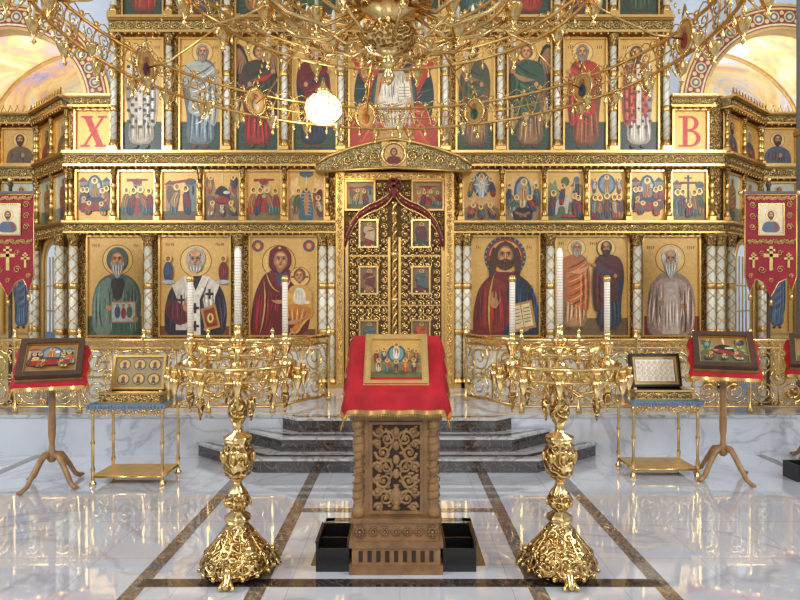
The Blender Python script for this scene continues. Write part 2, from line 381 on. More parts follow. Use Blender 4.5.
def standing(p,cx,yt,yb,w,robe,cloak,hair=(80,54,36),beard=None,wings=None,cross=None,turn=1,hood=None,rich=True,rim=(140,60,26),bald=False,lean=0.06):
    H=yb-yt; r=H*.062; hy=yt+H*.10; t=turn; hx=cx+t*lean*w
    if wings:
        for sg in (-1,1):
            p.blob([(cx+sg*.14*w,yt+.22*H),(cx+sg*.36*w,yt+.0*H),(cx+sg*.58*w,yt+.06*H),(cx+sg*.66*w,yt+.25*H),(cx+sg*.62*w,yt+.55*H),(cx+sg*.46*w,yt+.84*H),(cx+sg*.34*w,yt+.5*H)],wings)
            p.blob([(cx+sg*.2*w,yt+.2*H),(cx+sg*.4*w,yt+.04*H),(cx+sg*.56*w,yt+.1*H),(cx+sg*.5*w,yt+.3*H),(cx+sg*.3*w,yt+.3*H)],(140,100,60))
            for k in range(6): p.stroke((cx+sg*(.26+.06*k)*w,yt+.16*H),(cx+sg*(.42+.05*k)*w,yt+.4*H),(cx+sg*(.36+.045*k)*w,yt+(.62+.02*k)*H),w*.03,sh(wings,2.2 if k%2 else .5))
    halo(p,hx,hy,H*.1,rim)
    p.blob([(hx-.14*w,yt+.165*H),(hx+.14*w,yt+.165*H),(cx+.34*w,yt+.23*H),(cx+.4*w,yt+.42*H),(cx+.3*w,yt+.7*H),(cx+.33*w,yb-.04*H),(cx-.3*w,yb-.04*H),(cx-.27*w,yt+.7*H),(cx-.39*w,yt+.42*H),(cx-.34*w,yt+.23*H)],sh(robe,.8))
    p.blob([(cx-.1*w,yt+.2*H),(cx+.1*w,yt+.2*H),(cx+.25*w,yt+.3*H),(cx+.2*w,yt+.7*H),(cx+.22*w,yb-.06*H),(cx-.2*w,yb-.06*H),(cx-.18*w,yt+.7*H),(cx-.25*w,yt+.3*H)],robe)
    if rich: folds(p,cx-.22*w,cx+.24*w,yt+.58*H,yb-.05*H,robe,5,w*.03,1.2)
    p.blob([(cx-t*.30*w,yt+.19*H),(cx+t*.1*w,yt+.17*H),(cx+t*.36*w,yt+.25*H),(cx+t*.42*w,yt+.5*H),(cx+t*.36*w,yt+.82*H),(cx+t*.12*w,yt+.72*H),(cx-t*.3*w,yt+.66*H),(cx-t*.16*w,yt+.48*H),(cx-t*.38*w,yt+.4*H)],cloak)
    if rich:
        for k in range(10):
            a=yt+(.2+.05*k)*H
            p.stroke((cx-t*(.2-.01*k)*w,a+.12*H),(cx+t*.1*w,a+.1*H),(cx+t*.34*w,a-.01*H),w*.04,sh(cloak,(.5,1.35,.65,1.6)[k%4]))
        for k in range(4): p.stroke((cx+t*(.14+.06*k)*w,yt+.3*H),(cx+t*(.2+.06*k)*w,yt+.55*H),(cx+t*(.14+.06*k)*w,yt+.78*H),w*.035,sh(cloak,.5 if k%2 else 1.4))
    if cross:
        for j in range(12):
            for i in range(7):
                if (i+j)%2: continue
                x=cx+(i-3)*.095*w; y=yt+(.22+.052*j)*H; q=.036*w
                p.rect(x-q,y-q,x+q,y+q,cross)
        p.rect(cx-.06*w,yt+.2*H,cx+.06*w,yt+.78*H,(226,214,190))
        for j in range(3):
            y=yt+(.3+.16*j)*H; p.rect(cx-.012*w,y-.05*w,cx+.012*w,y+.05*w,(60,30,30)); p.rect(cx-.04*w,y-.012*w,cx+.04*w,y+.012*w,(60,30,30))
        p.poly([(cx+t*.05*w,yt+.3*H),(cx+t*.28*w,yt+.27*H),(cx+t*.3*w,yt+.38*H),(cx+t*.07*w,yt+.41*H)],(170,110,50))
    p.stroke((cx-t*.1*w,yt+.36*H),(cx+t*.2*w,yt+.37*H),(cx+t*.36*w,yt+.29*H),w*.11,sh(robe,1.15))
    p.ell(cx+t*.37*w,yt+.28*H,.055*w,.022*H,SKIN,8,rot=-.7*t)
    p.ell(cx-t*.16*w,yt+.4*H,.05*w,.025*H,SKIN,8)
    for sg in (-1,1): p.ell(cx+sg*.13*w,yb-.025*H,.08*w,.02*H,(80,44,26),8)
    face(p,hx,hy,r,hair,beard,1,hood=hood,turn=turn*.6,bald=bald)
PAL=[(132,28,22),(36,52,76),(40,72,50),(160,100,46),(186,166,130),(90,40,52),(60,92,92),(174,68,32),(104,84,50),(66,58,74),(196,140,70),(110,130,120)]
def scene(p,seed,kind=None):
    rnd=random.Random(seed)
    x0,y0,x1,y1=p.r;W=x1-x0;H=y1-y0
    g=rnd.choice([(110,98,60),(84,90,56),(140,108,66),(106,84,60)])
    kind=seed%10 if kind is None else kind
    U=lambda u,v:(x0+u*W,y0+v*H)
    R=lambda: rnd.choice(PAL)
    def P(pts,c): p.poly([U(*q) for q in pts],c)
    def hills(f=1.4,peak=.2,c=None):
        c=c or g
        P([(0,peak+.2),(.08,peak+.04),(.15,peak+.1),(.24,peak-.02),(.36,.5),(.5,.58),(.63,.5),(.75,peak),(.82,peak+.08),(.9,peak+.02),(1,peak+.2),(1,1),(0,1)],sh(c,f))
        P([(0,.6),(.1,.46),(.24,.5),(.36,.64),(.52,.7),(.66,.62),(.8,.46),(.92,.52),(1,.6),(1,1),(0,1)],c)
        for k in range(9):
            u=rnd.random(); v=.35+.5*rnd.random(); p.stroke(U(u,v),U(u+.06,v+.02),U(u+.08,v+.1),.035*W,sh(c,1.9 if k%2 else .6))
    def house(a,b,t,bt,wall,roof,dome=False):
        P([(a,t),(b,t),(b,bt),(a,bt)],wall); P([(a,t),(a+.03,t),(a+.03,bt),(a,bt)],sh(wall,1.4))
        if dome: p.ell(*U((a+b)/2,t),(b-a)*.5*W,.07*H,roof,14)
        else: P([(a-.03,t),((a+b)/2,t-.1),(b+.03,t)],roof)
        for k in range(2):
            q=a+(b-a)*(.22+.42*k); P([(q,t+.08),(q+.06,t+.08),(q+.06,t+.26),(q,t+.26)],(40,28,24))
    def fig(u,v,s,c1,c2,lean=0,kneel=False,wing=False,hair=None):
        cx,yt=U(u,v); h=(.34 if kneel else .5)*H*s; w=.24*W*s*(1.3 if kneel else 1); yb=yt+h
        lx=lean*w*.5
        if wing:
            for sg in (-1,1): p.blob([(cx+lx,yt+.2*h),(cx+sg*.5*w,yt-.02*h),(cx+sg*.7*w,yt+.3*h),(cx+sg*.4*w,yt+.7*h)],sh(c2,.6))
        p.blob([(cx-.1*w+lx,yt+.16*h),(cx+.12*w+lx,yt+.16*h),(cx+.42*w+lx*.6,yt+.36*h),(cx+.36*w,yb),(cx-.4*w,yb),(cx-.4*w+lx*.6,yt+.38*h)],sh(c1,.75),2)
        p.blob([(cx-.02*w+lx,yt+.2*h),(cx+.1*w+lx,yt+.2*h),(cx+.3*w+lx*.5,yt+.4*h),(cx+.2*w,yb-.04*h),(cx-.1*w,yb-.04*h)],c1,1)
        p.blob([(cx-.3*w+lx,yt+.26*h),(cx+.2*w+lx,yt+.22*h),(cx+.44*w,yt+.6*h),(cx+.1*w,yt+.78*h),(cx-.34*w,yt+.6*h)],c2,2)
        for k in range(3):
            p.stroke((cx-.2*w+.2*w*k+lx,yt+.3*h),(cx+.05*w,yt+.45*h),(cx+.1*w*k,yt+.72*h),.07*w,sh(c2,1.7 if k%2 else .5))
            p.stroke((cx-.2*w+.18*w*k,yt+.66*h),(cx-.16*w+.18*w*k,yt+.8*h),(cx-.24*w+.22*w*k,yb-.02*h),.06*w,sh(c1,.5 if k%2 else 1.7))
        sg=1 if lean>=0 else -1
        p.stroke((cx+lx,yt+.34*h),(cx+sg*.3*w,yt+.42*h),(cx+sg*.55*w,yt+.3*h),.12*w,c1); p.ell(cx+sg*.56*w,yt+.29*h,.07*w,.035*h,SKIN,6)
        q=.056*H*min(s,1.1)
        p.ell(cx+lx,yt+.08*h,q*1.15,q*1.15,(228,186,102),12,'icon_gold_leaf'); p.ell(cx+lx,yt+.06*h,q*.62,q*.75,hair or rnd.choice([(70,42,26),(130,120,108),(100,28,26)]),10); p.ell(cx+lx+.1*q*sg,yt+.1*h,q*.42,q*.55,(176,118,72),8)
    if kind==0:
        hills(1.5,.12); p.blob([U(.3,.36),U(.5,.26),U(.7,.38),U(.74,.66),U(.28,.66)],(24,18,18)); 
        p.ell(*U(.48,.56),.26*W,.075*H,(140,30,26),14,rot=.2); p.ell(*U(.34,.5),.06*W,.04*H,(170,112,68),8); p.ell(*U(.62,.42),.1*W,.035*H,(216,206,186),10)
        p.stroke(U(.5,0),U(.5,.14),U(.52,.3),.05*W,(226,210,160))
        for u in (.14,.84): fig(u,.1,.7,R(),R(),(.5-u),wing=True)
        fig(.16,.62,.8,R(),(160,100,46),.5,True); fig(.82,.62,.8,R(),R(),-.5,True); fig(.5,.7,.6,(90,60,40),(186,166,130),0,True)
    elif kind==1:
        house(.06,.34,.26,.8,(168,140,104),(128,48,36)); house(.62,.96,.2,.8,(120,136,124),(60,80,100),True)
        P([(.2,.2),(.8,.14),(.8,.19),(.2,.26)],(156,34,26)); P([(0,.8),(1,.8),(1,1),(0,1)],g)
        fig(.3,.26,1.25,(70,100,106),(186,140,84),.7,wing=True); fig(.72,.3,1.15,(36,52,76),(120,28,30),-.5,hair=(100,24,28))
    elif kind==2:
        p.ell(*U(.5,.26),.26*W,.22*H,(60,82,104),20); p.ell(*U(.5,.26),.2*W,.18*H,(120,146,158),20); fig(.5,.08,.75,(196,150,80),(186,110,50),0)
        for u in (.14,.86): fig(u,.14,.6,R(),(210,196,170),(.5-u),wing=True)
        hills(1.2,.5,(84,96,60)); fig(.5,.46,1.0,(36,52,76),(120,28,30),0,hair=(100,24,28))
        for u in (.12,.27,.73,.88): fig(u,.48+.04*rnd.random(),.95,R(),R(),(.5-u))
    elif kind==3:
        hills(1.6,.1,(150,120,80)); p.blob([U(.36,.34),U(.62,.34),U(.74,1.05),U(.24,1.05)],(52,88,104))
        for k in range(7): p.stroke(U(.3+.03*k,.46+.07*k),U(.5,.42+.07*k),U(.66,.47+.07*k),.03*W,(140,172,180))
        p.blob([U(.44,.42),U(.56,.42),U(.57,.62),U(.54,.88),U(.46,.88),U(.43,.62)],(180,122,80)); p.ell(*U(.5,.36),.075*W,.055*H,(226,184,100),12); p.ell(*U(.5,.36),.04*W,.036*H,(90,56,36),8)
        p.ell(*U(.5,.04),.2*W,.08*H,(60,86,108),14); p.stroke(U(.5,.08),U(.5,.2),U(.5,.3),.04*W,(210,220,224))
        fig(.18,.36,1.0,(110,84,56),(60,80,50),.8); fig(.82,.34,.9,R(),R(),-.7,wing=True); fig(.9,.5,.85,R(),(186,166,130),-.6)
    elif kind==4:
        hills(1.5,.16); house(.66,.98,.3,.62,(176,150,120),(140,50,40)); house(.76,.92,.16,.34,(150,120,96),(70,90,100),True)
        p.stroke(U(.5,.6),U(.48,.4),U(.52,.2),.04*W,(80,54,36)); p.ell(*U(.52,.2),.12*W,.1*H,(70,90,50),10)
        p.blob([U(.24,.56),U(.56,.54),U(.66,.46),U(.72,.52),U(.62,.62),U(.58,.86),U(.52,.86),U(.5,.7),U(.32,.7),U(.28,.88),U(.22,.88)],(190,180,166)); fig(.4,.26,.85,(132,28,22),(36,52,76),.5)
        fig(.12,.4,1.0,R(),R(),.5); fig(.84,.46,.95,R(),R(),-.5); fig(.93,.5,.9,R(),R(),-.5); p.stroke(U(.4,.92),U(.6,.88),U(.85,.93),.09*W,(150,40,34))
    elif kind==5:
        house(.03,.28,.2,.6,(150,128,104),(128,48,36)); house(.72,.97,.2,.6,(128,140,124),(64,84,100))
        p.ell(*U(.5,.34),.24*W,.28*H,(58,80,104),20); p.ell(*U(.5,.34),.17*W,.22*H,(116,142,156),20); fig(.5,.14,1.0,(190,144,70),(180,110,48),0); p.ell(*U(.62,.28),.05*W,.05*H,(224,216,200),10)
        for u in (.1,.24,.78,.92): fig(u,.3+.06*rnd.random(),.9,R(),R(),(.5-u)*1.3)
        P([(.12,.6),(.88,.56),(.9,.78),(.1,.82)],(140,26,26)); P([(.12,.6),(.88,.56),(.88,.6),(.12,.64)],(206,156,70)); p.ell(*U(.5,.57),.32*W,.05*H,(40,44,66),14); p.ell(*U(.2,.55),.07*W,.05*H,(226,184,100),12); p.ell(*U(.2,.55),.035*W,.03*H,(160,106,66),8)
        fig(.3,.62,.75,R(),R(),.5,True); fig(.78,.64,.75,R(),R(),-.5,True)
    elif kind==6:
        house(.03,.3,.26,.66,(160,136,108),(134,50,38)); house(.7,.97,.26,.66,(130,142,130),(64,84,98),True); P([(0,.62),(1,.62),(1,1),(0,1)],g)
        P([(.47,.06),(.53,.06),(.53,.72),(.47,.72)],(86,50,30)); P([(.26,.2),(.74,.2),(.74,.245),(.26,.245)],(86,50,30)); P([(.38,.11),(.62,.11),(.62,.14),(.38,.14)],(86,50,30))
        for u in (.12,.3,.7,.88): fig(u,.36+.05*rnd.random(),1.05,R(),R(),(.5-u)*1.4)
        fig(.5,.66,.8,R(),R(),.2,True)
    elif kind==7:
        P([(0,.6),(.14,.28),(.26,.5),(.5,.34),(.74,.5),(.86,.28),(1,.6),(1,1),(0,1)],sh(g,1.5)); P([(0,.76),(.3,.62),(.5,.7),(.74,.62),(1,.76),(1,1),(0,1)],g)
        p.ell(*U(.5,.26),.26*W,.26*H,(58,80,100),22); p.ell(*U(.5,.26),.19*W,.2*H,(124,150,160),20)
        for k in range(8):
            a=math.pi*2*k/8; q=U(.5,.26); p.stroke(q,(q[0]+.12*W*math.cos(a),q[1]+.14*H*math.sin(a)),(q[0]+.26*W*math.cos(a),q[1]+.28*H*math.sin(a)),.04*W,(216,200,150))
        fig(.5,.06,.95,(228,220,204),(210,202,186),0); fig(.16,.12,.8,(60,84,70),(160,100,46),.8); fig(.84,.12,.8,(132,28,22),(36,52,76),-.8)
        fig(.18,.66,.85,R(),(174,68,32),.6,True); fig(.5,.7,.8,R(),(60,92,92),-.2,True); fig(.82,.66,.85,R(),(160,100,46),-.6,True)
    elif kind==8:
        house(.36,.64,.2,.5,(180,150,110),(134,40,32),True); P([(.2,.14),(.8,.14),(.8,.18),(.2,.2)],(150,30,26)); P([(0,.74),(1,.74),(1,1),(0,1)],g)
        P([(.42,.5),(.6,.5),(.62,.84),(.4,.84)],(160,34,28)); P([(.42,.5),(.6,.5),(.6,.53),(.42,.53)],(214,170,90))
        fig(.3,.34,1.1,(36,52,76),(120,28,30),.7,hair=(100,24,28)); fig(.12,.34,1.05,R(),(160,100,46),.6); fig(.72,.32,1.12,(60,100,90),(160,90,50),-.9,hair=(190,180,170)); fig(.9,.36,1.02,R(),(132,28,22),-.5)
    else:
        hills(1.6,.12,(140,116,84)); p.ell(*U(.5,.42),.25*W,.33*H,(54,74,96),22); p.ell(*U(.5,.42),.18*W,.26*H,(116,144,158),20); p.blob([U(.2,.76),U(.5,.7),U(.8,.76),U(.76,1.02),U(.24,1.02)],(22,18,20))
        P([(.3,.8),(.62,.88),(.6,.93),(.28,.85)],(150,100,50)); P([(.7,.8),(.4,.88),(.42,.93),(.72,.85)],(130,84,40))
        fig(.5,.16,1.15,(214,180,110),(190,130,60),.3); fig(.2,.5,.9,(110,130,120),(60,84,70),.9,True); fig(.82,.5,.9,(36,52,76),(150,30,26),-.9,True)
        for u in (.08,.92): fig(u,.26,.85,R(),R(),(.5-u))
# ================================================================= ICONOSTASIS
ico=empty('iconostasis')
D=8.0
st=MB()
zb=0.402
st.box(IX(68),IX(720),D+0.01,D+0.07,zb,IZ(100),'gold_ornate')
st.box(IX(113),IX(668),D+0.01,D+0.07,IZ(100),IZ(-110),'gold_ornate')
for (a,b) in ((70,146),(154,237),(243,322),(468,545),(552,631),(638,718)):
    st.box(IX(a),IX(b),D-0.05,D+0.02,zb,IZ(341),'base_panel')
    frame(st,IX(a+6),IX(b-6),zb+.14,IZ(350),D-0.05,0.02,0.02,'gold')
    cx=IX((a+b)/2);cz=(zb+.14+IZ(350))/2
    st.tube([(cx+.12*math.cos(2*math.pi*i/20),D-.06,cz+.12*math.sin(2*math.pi*i/20)) for i in range(20)],.01,'gold',4,closed=True)
    st.box(cx-.012,cx+.012,D-.07,D-.05,cz-.09,cz+.09,'gold'); st.box(cx-.06,cx+.06,D-.07,D-.05,cz+.01,cz+.03,'gold')
    for sg in (-1,1):
        for q in (-1,1): st.tube(spiral(cx+sg*.28,cz+q*.12,.08,math.pi/2*q,1.5,-sg*q,D-.06,14),.007,'gold',4)
    st.box(IX(a)-.02,IX(b)+.02,D-.1,D+.02,IZ(344),IZ(338),'gold')
ledge(st,IX(112),IX(670),IZ(36),IZ(20),D,0.16)
ledge(st,IX(68),IX(340),IZ(168),IZ(153),D,0.16)
ledge(st,IX(450),IX(720),IZ(168),IZ(153),D,0.16)
ledge(st,IX(68),IX(338),IZ(234),IZ(222),D,0.16)
ledge(st,IX(452),IX(720),IZ(234),IZ(222),D,0.16)
ledge(st,IX(72),IX(115),IZ(109),IZ(97),D,0.14)
ledge(st,IX(668),IX(712),IZ(109),IZ(97),D,0.14)
for x in (63.5,77,151,240,323.5,332.5):
    column(st,IX(x),D-.09,zb,IZ(235),0.055)
for x in (457,466,548.5,634.5,707.5,716.5):
    column(st,IX(x),D-.09,zb,IZ(235),0.055)
for x in (73,115.5,159,201,243.5,285,328,460,501.5,543.5,585,626.5,667,709.5):
    column(st,IX(x),D-.06,IZ(221),IZ(169),0.026,'gold',0,8)
for x in (116,171,228.5,285.5,341.5,445,499.5,556,611.5,664):
    column(st,IX(x),D-.07,IZ(152),IZ(37),0.042,'column_ivory',2,8)
    column(st,IX(x),D-.07,IZ(19),IZ(-95),0.042,'column_ivory',2,8)
ledge(st,IX(112),IX(670),IZ(-95),IZ(-110),D,0.2)
for x in (121,166,176,224,233,281,290,346,441,450,495,504,552,560,608,615,660):
    vine(st,IZ(150),IZ(40),IX(x),.05,D-.01,.005,'gold',True)
st.build('gilded_framework',ico)
# ---- icons
ic=MB()
dg=(34,54,40)
def dee(x0,x1,y0=40,y1=151,ground=dg,gf=.26):
    p=Pt(ic,(x0,y0,x1,y1),D-.005)
    p.rect(x0,y1-(y1-y0)*gf,x1,y1,ground); p.line([(x0,y1-(y1-y0)*gf),(x1,y1-(y1-y0)*gf)],1,(130,96,50))
    for k in range(5):
        yy=y1-(y1-y0)*gf*random.random(); p.stroke((x0,yy),((x0+x1)/2,yy-2),(x1,yy+1),1.2,sh(ground,1.4))
    for sg in (-1,1):
        for k in range(3):
            xx=(x0+x1)/2+sg*((x1-x0)*.5-6)+k*2-2; p.rect(xx,y0+6,xx+.7,y0+9,(120,40,26))
    return p
G=(190,188,180)
p=dee(124,163); standing(p,141,44,149,42,(180,164,140),(200,190,172),(90,70,52),(110,86,66),cross=(34,24,32),turn=1)
p=dee(181,221); standing(p,200,42,149,46,(96,116,128),(158,164,156),(140,128,116),(160,148,132),turn=1)
p=dee(237,278); standing(p,257,42,149,44,(140,26,18),(50,44,34),(90,56,32),None,wings=(26,22,28),turn=1)
p=dee(294,336); standing(p,313,42,149,44,(22,32,56),(90,16,18),(50,26,24),None,turn=1,hood=(96,18,20))
p=dee(350,438); cx=394
p.ell(cx,96,40,54,(16,42,42),32)
for k in range(48):
    a=2*math.pi*k/48; p.stroke((cx+18*math.cos(a),96+26*math.sin(a)),(cx+28*math.cos(a+.08),96+38*math.sin(a+.08)),(cx+39*math.cos(a),96+52*math.sin(a)),.9,(74,114,102) if k%2 else (14,22,26))
p.poly([(350,124),(372,99),(351,58),(394,72),(437,58),(416,99),(438,126),(438,151),(350,151)],(168,34,14))
p.poly([(356,151),(374,98),(360,62),(394,76),(428,62),(414,98),(432,151)],(190,48,20))
for k in range(10):
    for sg in (-1,1): p.stroke((cx+sg*8,100),(cx+sg*(18+k),90+5*k),(cx+sg*(26+k),66+9*k),.9,(222,124,60) if k%2 else (110,18,12))
p.ell(cx,96,23,31,(20,44,50),28); p.ell(cx,96,21,28,(40,76,88),28)
p.poly([(372,124),(378,74),(410,74),(416,124)],(184,138,70)); p.poly([(375,122),(381,78),(407,78),(413,122)],(140,36,22))
halo(p,cx,60,10)
p.blob([(cx-5,69),(cx+5,69),(cx+12,75),(cx+13,90),(cx+18,104),(cx+14,116),(cx+10,132),(cx-10,132),(cx-14,116),(cx-18,104),(cx-13,90),(cx-12,75)],(190,176,148))
p.blob([(cx-8,72),(cx+2,76),(cx+11,92),(cx+14,106),(cx-2,112),(cx-16,104),(cx-12,88)],(222,214,196))
folds(p,cx-11,cx+11,74,104,(186,174,150),8,1.0,1.1); folds(p,cx-13,cx+13,104,130,(180,166,140),8,1.0,.8)
for k in range(5): p.stroke((cx-15,100+3*k),(cx,108+3*k),(cx+15,99+3*k),1.0,(120,98,68) if k%2 else (236,230,214))
p.poly([(cx+3,86),(cx+15,82),(cx+17,98),(cx+5,101)],(238,228,206)); p.line([(cx+10,84),(cx+11,100)],.8,(120,40,30))
for k in range(4): p.rect(cx+5,88+k*3,cx+15,88.6+k*3,(120,90,70))
p.ell(cx-11,82,2.2,3,SKIN,8)
p.poly([(cx-17,132),(cx+17,132),(cx+21,140),(cx-21,140)],(190,140,70)); 
for sx in(-1,1): p.ell(cx+sx*5,133,3,1.6,SKIN,8)
face(p,cx,60,6,(74,44,28),(80,48,30),.4)
p=dee(457,493); standing(p,475,42,149,40,(112,80,50),(58,64,44),(56,36,24),(56,36,24),turn=-1)
p=dee(508,550); standing(p,529,42,149,44,(134,98,62),(36,66,48),(90,56,32),None,wings=(22,20,26),turn=-1)
p=dee(564,605); standing(p,585,42,149,44,(130,62,26),(160,36,20),(130,116,100),(150,140,124),turn=-1)
p=dee(619,657); standing(p,638,44,149,40,(200,184,164),(176,66,36),(74,48,32),(74,48,32),cross=(110,24,22),turn=-1)
cols=[((130,44,28),(40,70,62)),((40,60,84),(156,72,26)),((150,100,44),(100,26,28)),((50,72,44),(160,130,80)),((100,26,38),(30,44,66)),((40,84,76),(156,100,46)),((150,44,28),(44,54,76)),((74,44,60),(170,130,64)),((44,66,44),(130,34,26))]
xs=[(124,163),(181,221),(237,278),(294,336),(350,438),(457,493),(508,550),(564,605),(619,657)]
for (a,b),(c1,c2) in zip(xs,cols):
    p=dee(a,b,-92,19)
    if b-a>60:
        for q in (-1,0,1): standing(p,394+q*26,-84+abs(q)*10,16,30,(c1 if q else c2),(c2 if q else (50,66,96)),turn=q or 1)
    else: standing(p,(a+b)/2,-86,16,42,c1,c2,G,(180,170,155),turn=1 if a<390 else -1)
fx=[(78,112),(120,155),(163,198),(205,240),(247,281),(289,324),(464,499),(505,540),(547,582),(589,624),(630,664),(671,705)]
kinds=[5,8,1,0,8,3,7,9,4,2,5,6]
for i,((a,b),kd) in enumerate(zip(fx,kinds)):
    p=Pt(ic,(a,172,b,221),D-.005,(208,162,88)); scene(p,i*7+3,kd)
BG=(208,164,92)
p=Pt(ic,(89,237,143,335),D-.005,BG); p.rect(89,316,143,335,(54,68,50)); 
halo(p,118,260,15.5)
p.blob([(108,274),(128,274),(140,286),(142,310),(136,338),(92,338),(92,300),(98,282)],(60,88,80))
p.blob([(100,282),(112,276),(116,300),(112,336),(94,336),(92,302)],(98,120,106))
p.blob([(126,276),(136,284),(140,304),(134,302),(124,300)],(86,108,96))
folds(p,95,138,284,334,(74,102,92),14,1.2,1.05)
p.blob([(110,278),(126,278),(122,300),(114,300)],(46,40,36))
p.rect(111,301,137,323,(150,110,50)); p.rect(112.5,302.5,135.5,321.5,(170,176,176)); p.ell(118,312,3,6.5,(50,70,96),10); p.ell(124,313,2.6,6,(140,50,40),10); p.ell(130,312,3,6,(70,90,70),10)
for x in (118,124,130): p.ell(x,305.5,1.4,1.8,(150,100,60),8)
p.ell(110,308,3.6,3,SKIN,8); p.ell(136,319,3,3,SKIN,8)
face(p,118,260,9,(150,146,138),(196,190,180),1.7,hood=(62,82,76))
p=Pt(ic,(161,237,230,335),D-.005,BG); p.rect(161,326,230,335,(104,56,30))
halo(p,196,261,16)
p.blob([(184,276),(208,276),(223,288),(228,312),(224,340),(166,340),(164,312),(170,288)],(28,22,40))
folds(p,170,224,286,334,(52,42,66),14,1.2,1.1)
p.poly([(184,277),(190,275),(196,291),(203,275),(210,277),(200,300),(201,335),(190,335),(190,300)],(226,218,200))
p.poly([(172,285),(184,277),(191,300),(187,330),(176,330),(178,300)],(206,196,178)); p.poly([(220,285),(210,277),(203,300),(206,312),(214,312),(214,300)],(214,204,186))
folds(p,178,190,286,328,(190,182,164),4,.7,1); folds(p,204,216,284,310,(190,182,164),3,.7,1)
for (x,y) in ((182,300),(181,320),(195.5,308),(195.5,326),(210,294)):
    p.rect(x-1.2,y-5,x+1.2,y+5,(34,20,34)); p.rect(x-4,y-1.2,x+4,y+1.2,(34,20,34))
p.blob([(168,296),(186,306),(191,322),(176,326),(165,312)],(80,22,30)); folds(p,170,188,300,322,(90,34,40),4,.9,1)
p.poly([(201,309),(216,304),(221,327),(206,331)],(176,124,48)); p.poly([(203.5,311),(214.5,307),(218.5,325),(207.5,328.5)],(130,36,24)); p.ell(211,318,3.4,5,(220,184,100),10); p.ell(211,318,1.6,3,(90,50,40),8)
p.ell(187,307,3.6,4.6,SKIN,10); p.stroke((186,307),(185,302),(187,297),1.8,SKIN); p.stroke((189,307),(191,302),(190,298),1.8,SKIN); p.ell(208,329,4,2.4,SKIN,8)
face(p,196,260,10,(176,168,158),(204,196,184),.55,bald=True)
for sx,c in ((169,(40,58,90)),(224,(104,18,24))):
    p.ell(sx,259,3.8,3.8,(216,174,92),12,'icon_gold_leaf'); p.ell(sx,259,2,2.5,(80,50,34),8); p.ell(sx,259.6,1.4,1.9,(150,98,62),8); p.blob([(sx-2,262),(sx+2,262),(sx+5,270),(sx+3.4,281),(sx-3.4,281),(sx-5,270)],c); folds(p,sx-3,sx+3,264,279,sh(c,1.3),3,.5,1.1)
    p.ell(sx,282,7,2.2,(176,180,184),10)
p=Pt(ic,(251,237,316,335),D-.005,BG); p.rect(251,329,316,335,(104,56,30))
for sx in (258,309):
    p.ell(sx,246,6,6,(40,70,92),16); p.ell(sx,246,4.8,4.8,(150,44,28),12); p.ell(sx,246,2.6,3.2,(206,160,96),10)
halo(p,279,262,17)
p.blob([(266,270),(290,272),(306,288),(312,338),(251,338),(251,316),(255,292)],(88,12,18))
folds(p,255,300,284,334,(104,18,24),16,1.4,1.15)
p.blob([(268,268),(292,268),(290,282),(284,292),(274,288)],(96,16,22)); p.poly([(275,272),(287,272),(283,286),(279,286)],(52,60,90))
p.stroke((266,270),(270,290),(280,292),1.2,(214,166,84)); p.stroke((294,270),(290,286),(282,292),1.2,(214,166,84))
p.stroke((264,280),(268,306),(260,334),1.6,(200,150,70))
face(p,280,260,10,(50,22,22),None,1,hood=(92,14,18),turn=1)
p.stroke((271,249),(266,262),(271,274),1.2,(206,156,72)); p.stroke((290,249),(295,262),(290,274),1.2,(206,156,72)); p.ell(280,248,1.4,1.4,(224,180,84),6)
# the Child seated on her arm
halo(p,300,277,10,(150,40,24))
for a in (0,math.pi,-math.pi/2): p.line([(300,277),(300+9*math.cos(a),277+9*math.sin(a))],2.4,(140,30,22))
p.blob([(293,285),(306,285),(313,292),(312,304),(314,314),(304,324),(298,334),(290,333),(291,320),(284,314),(286,300),(288,291)],(206,150,62))
p.blob([(295,288),(304,288),(307,300),(302,306),(293,302)],(222,214,190))
p.blob([(288,304),(300,304),(312,308),(312,316),(302,322),(298,332),(291,332),(292,320),(285,314)],(186,110,40))
for k in range(7): p.stroke((289+k*3,306+k*.5),(290+k*2.5,314),(292+k*1.6,324),.9,(236,186,96) if k%2 else (120,62,22))
for k in range(3): p.stroke((296+k*3,290),(297+k*3,296),(296+k*3,303),.7,(150,140,120))
p.stroke((293,293),(286,291),(283,284),2.8,SKIN); p.ell(283,284,1.8,2,SKIN,8)
p.stroke((306,294),(311,299),(307,304),2.4,(206,150,62)); p.rect(305,301,310,304,(232,222,200))
for q in (0,4): p.stroke((291+q,331),(292+q,334),(289+q,336),2,SKIN)
face(p,300,276,6.2,(104,62,32),None,turn=-.7)
p.blob([(268,308),(280,312),(290,318),(296,326),(286,330),(272,322)],(80,10,16)); p.stroke((284,322),(293,324),(302,319),4.2,SKIN); p.stroke((298,321),(303,319),(307,316),1.4,SKIN)
p.stroke((272,300),(280,304),(286,300),4,SKIN)
p=Pt(ic,(471,237,538,335),D-.005,BG); p.rect(471,330,538,335,(104,56,30))
p.ell(505,257,21,21,(30,62,88),30); 
for k in range(24):
    a=2*math.pi*k/24; p.ell(505+19.6*math.cos(a),257+19.6*math.sin(a),.9,.9,(190,150,80),6)
p.ell(505,257,18,18,(150,34,20),30); p.ell(505,257,16.2,16.2,(214,160,76),26,'icon_gold_leaf')
for a in (0,math.pi,-math.pi/2): p.line([(505,257),(505+16*math.cos(a),257+16*math.sin(a))],4,(120,26,20))
p.blob([(494,272),(516,272),(533,286),(538,312),(536,340),(473,340),(473,310),(479,286)],(96,16,16))
p.blob([(492,276),(508,284),(512,330),(482,334),(482,292)],(118,28,24))
folds(p,478,514,284,334,(116,24,22),13,1.3,1.1)
p.blob([(515,274),(531,284),(539,310),(539,340),(498,340),(513,316),(505,294)],(16,32,56)); folds(p,510,536,284,334,(28,50,80),9,1.2,1.1)
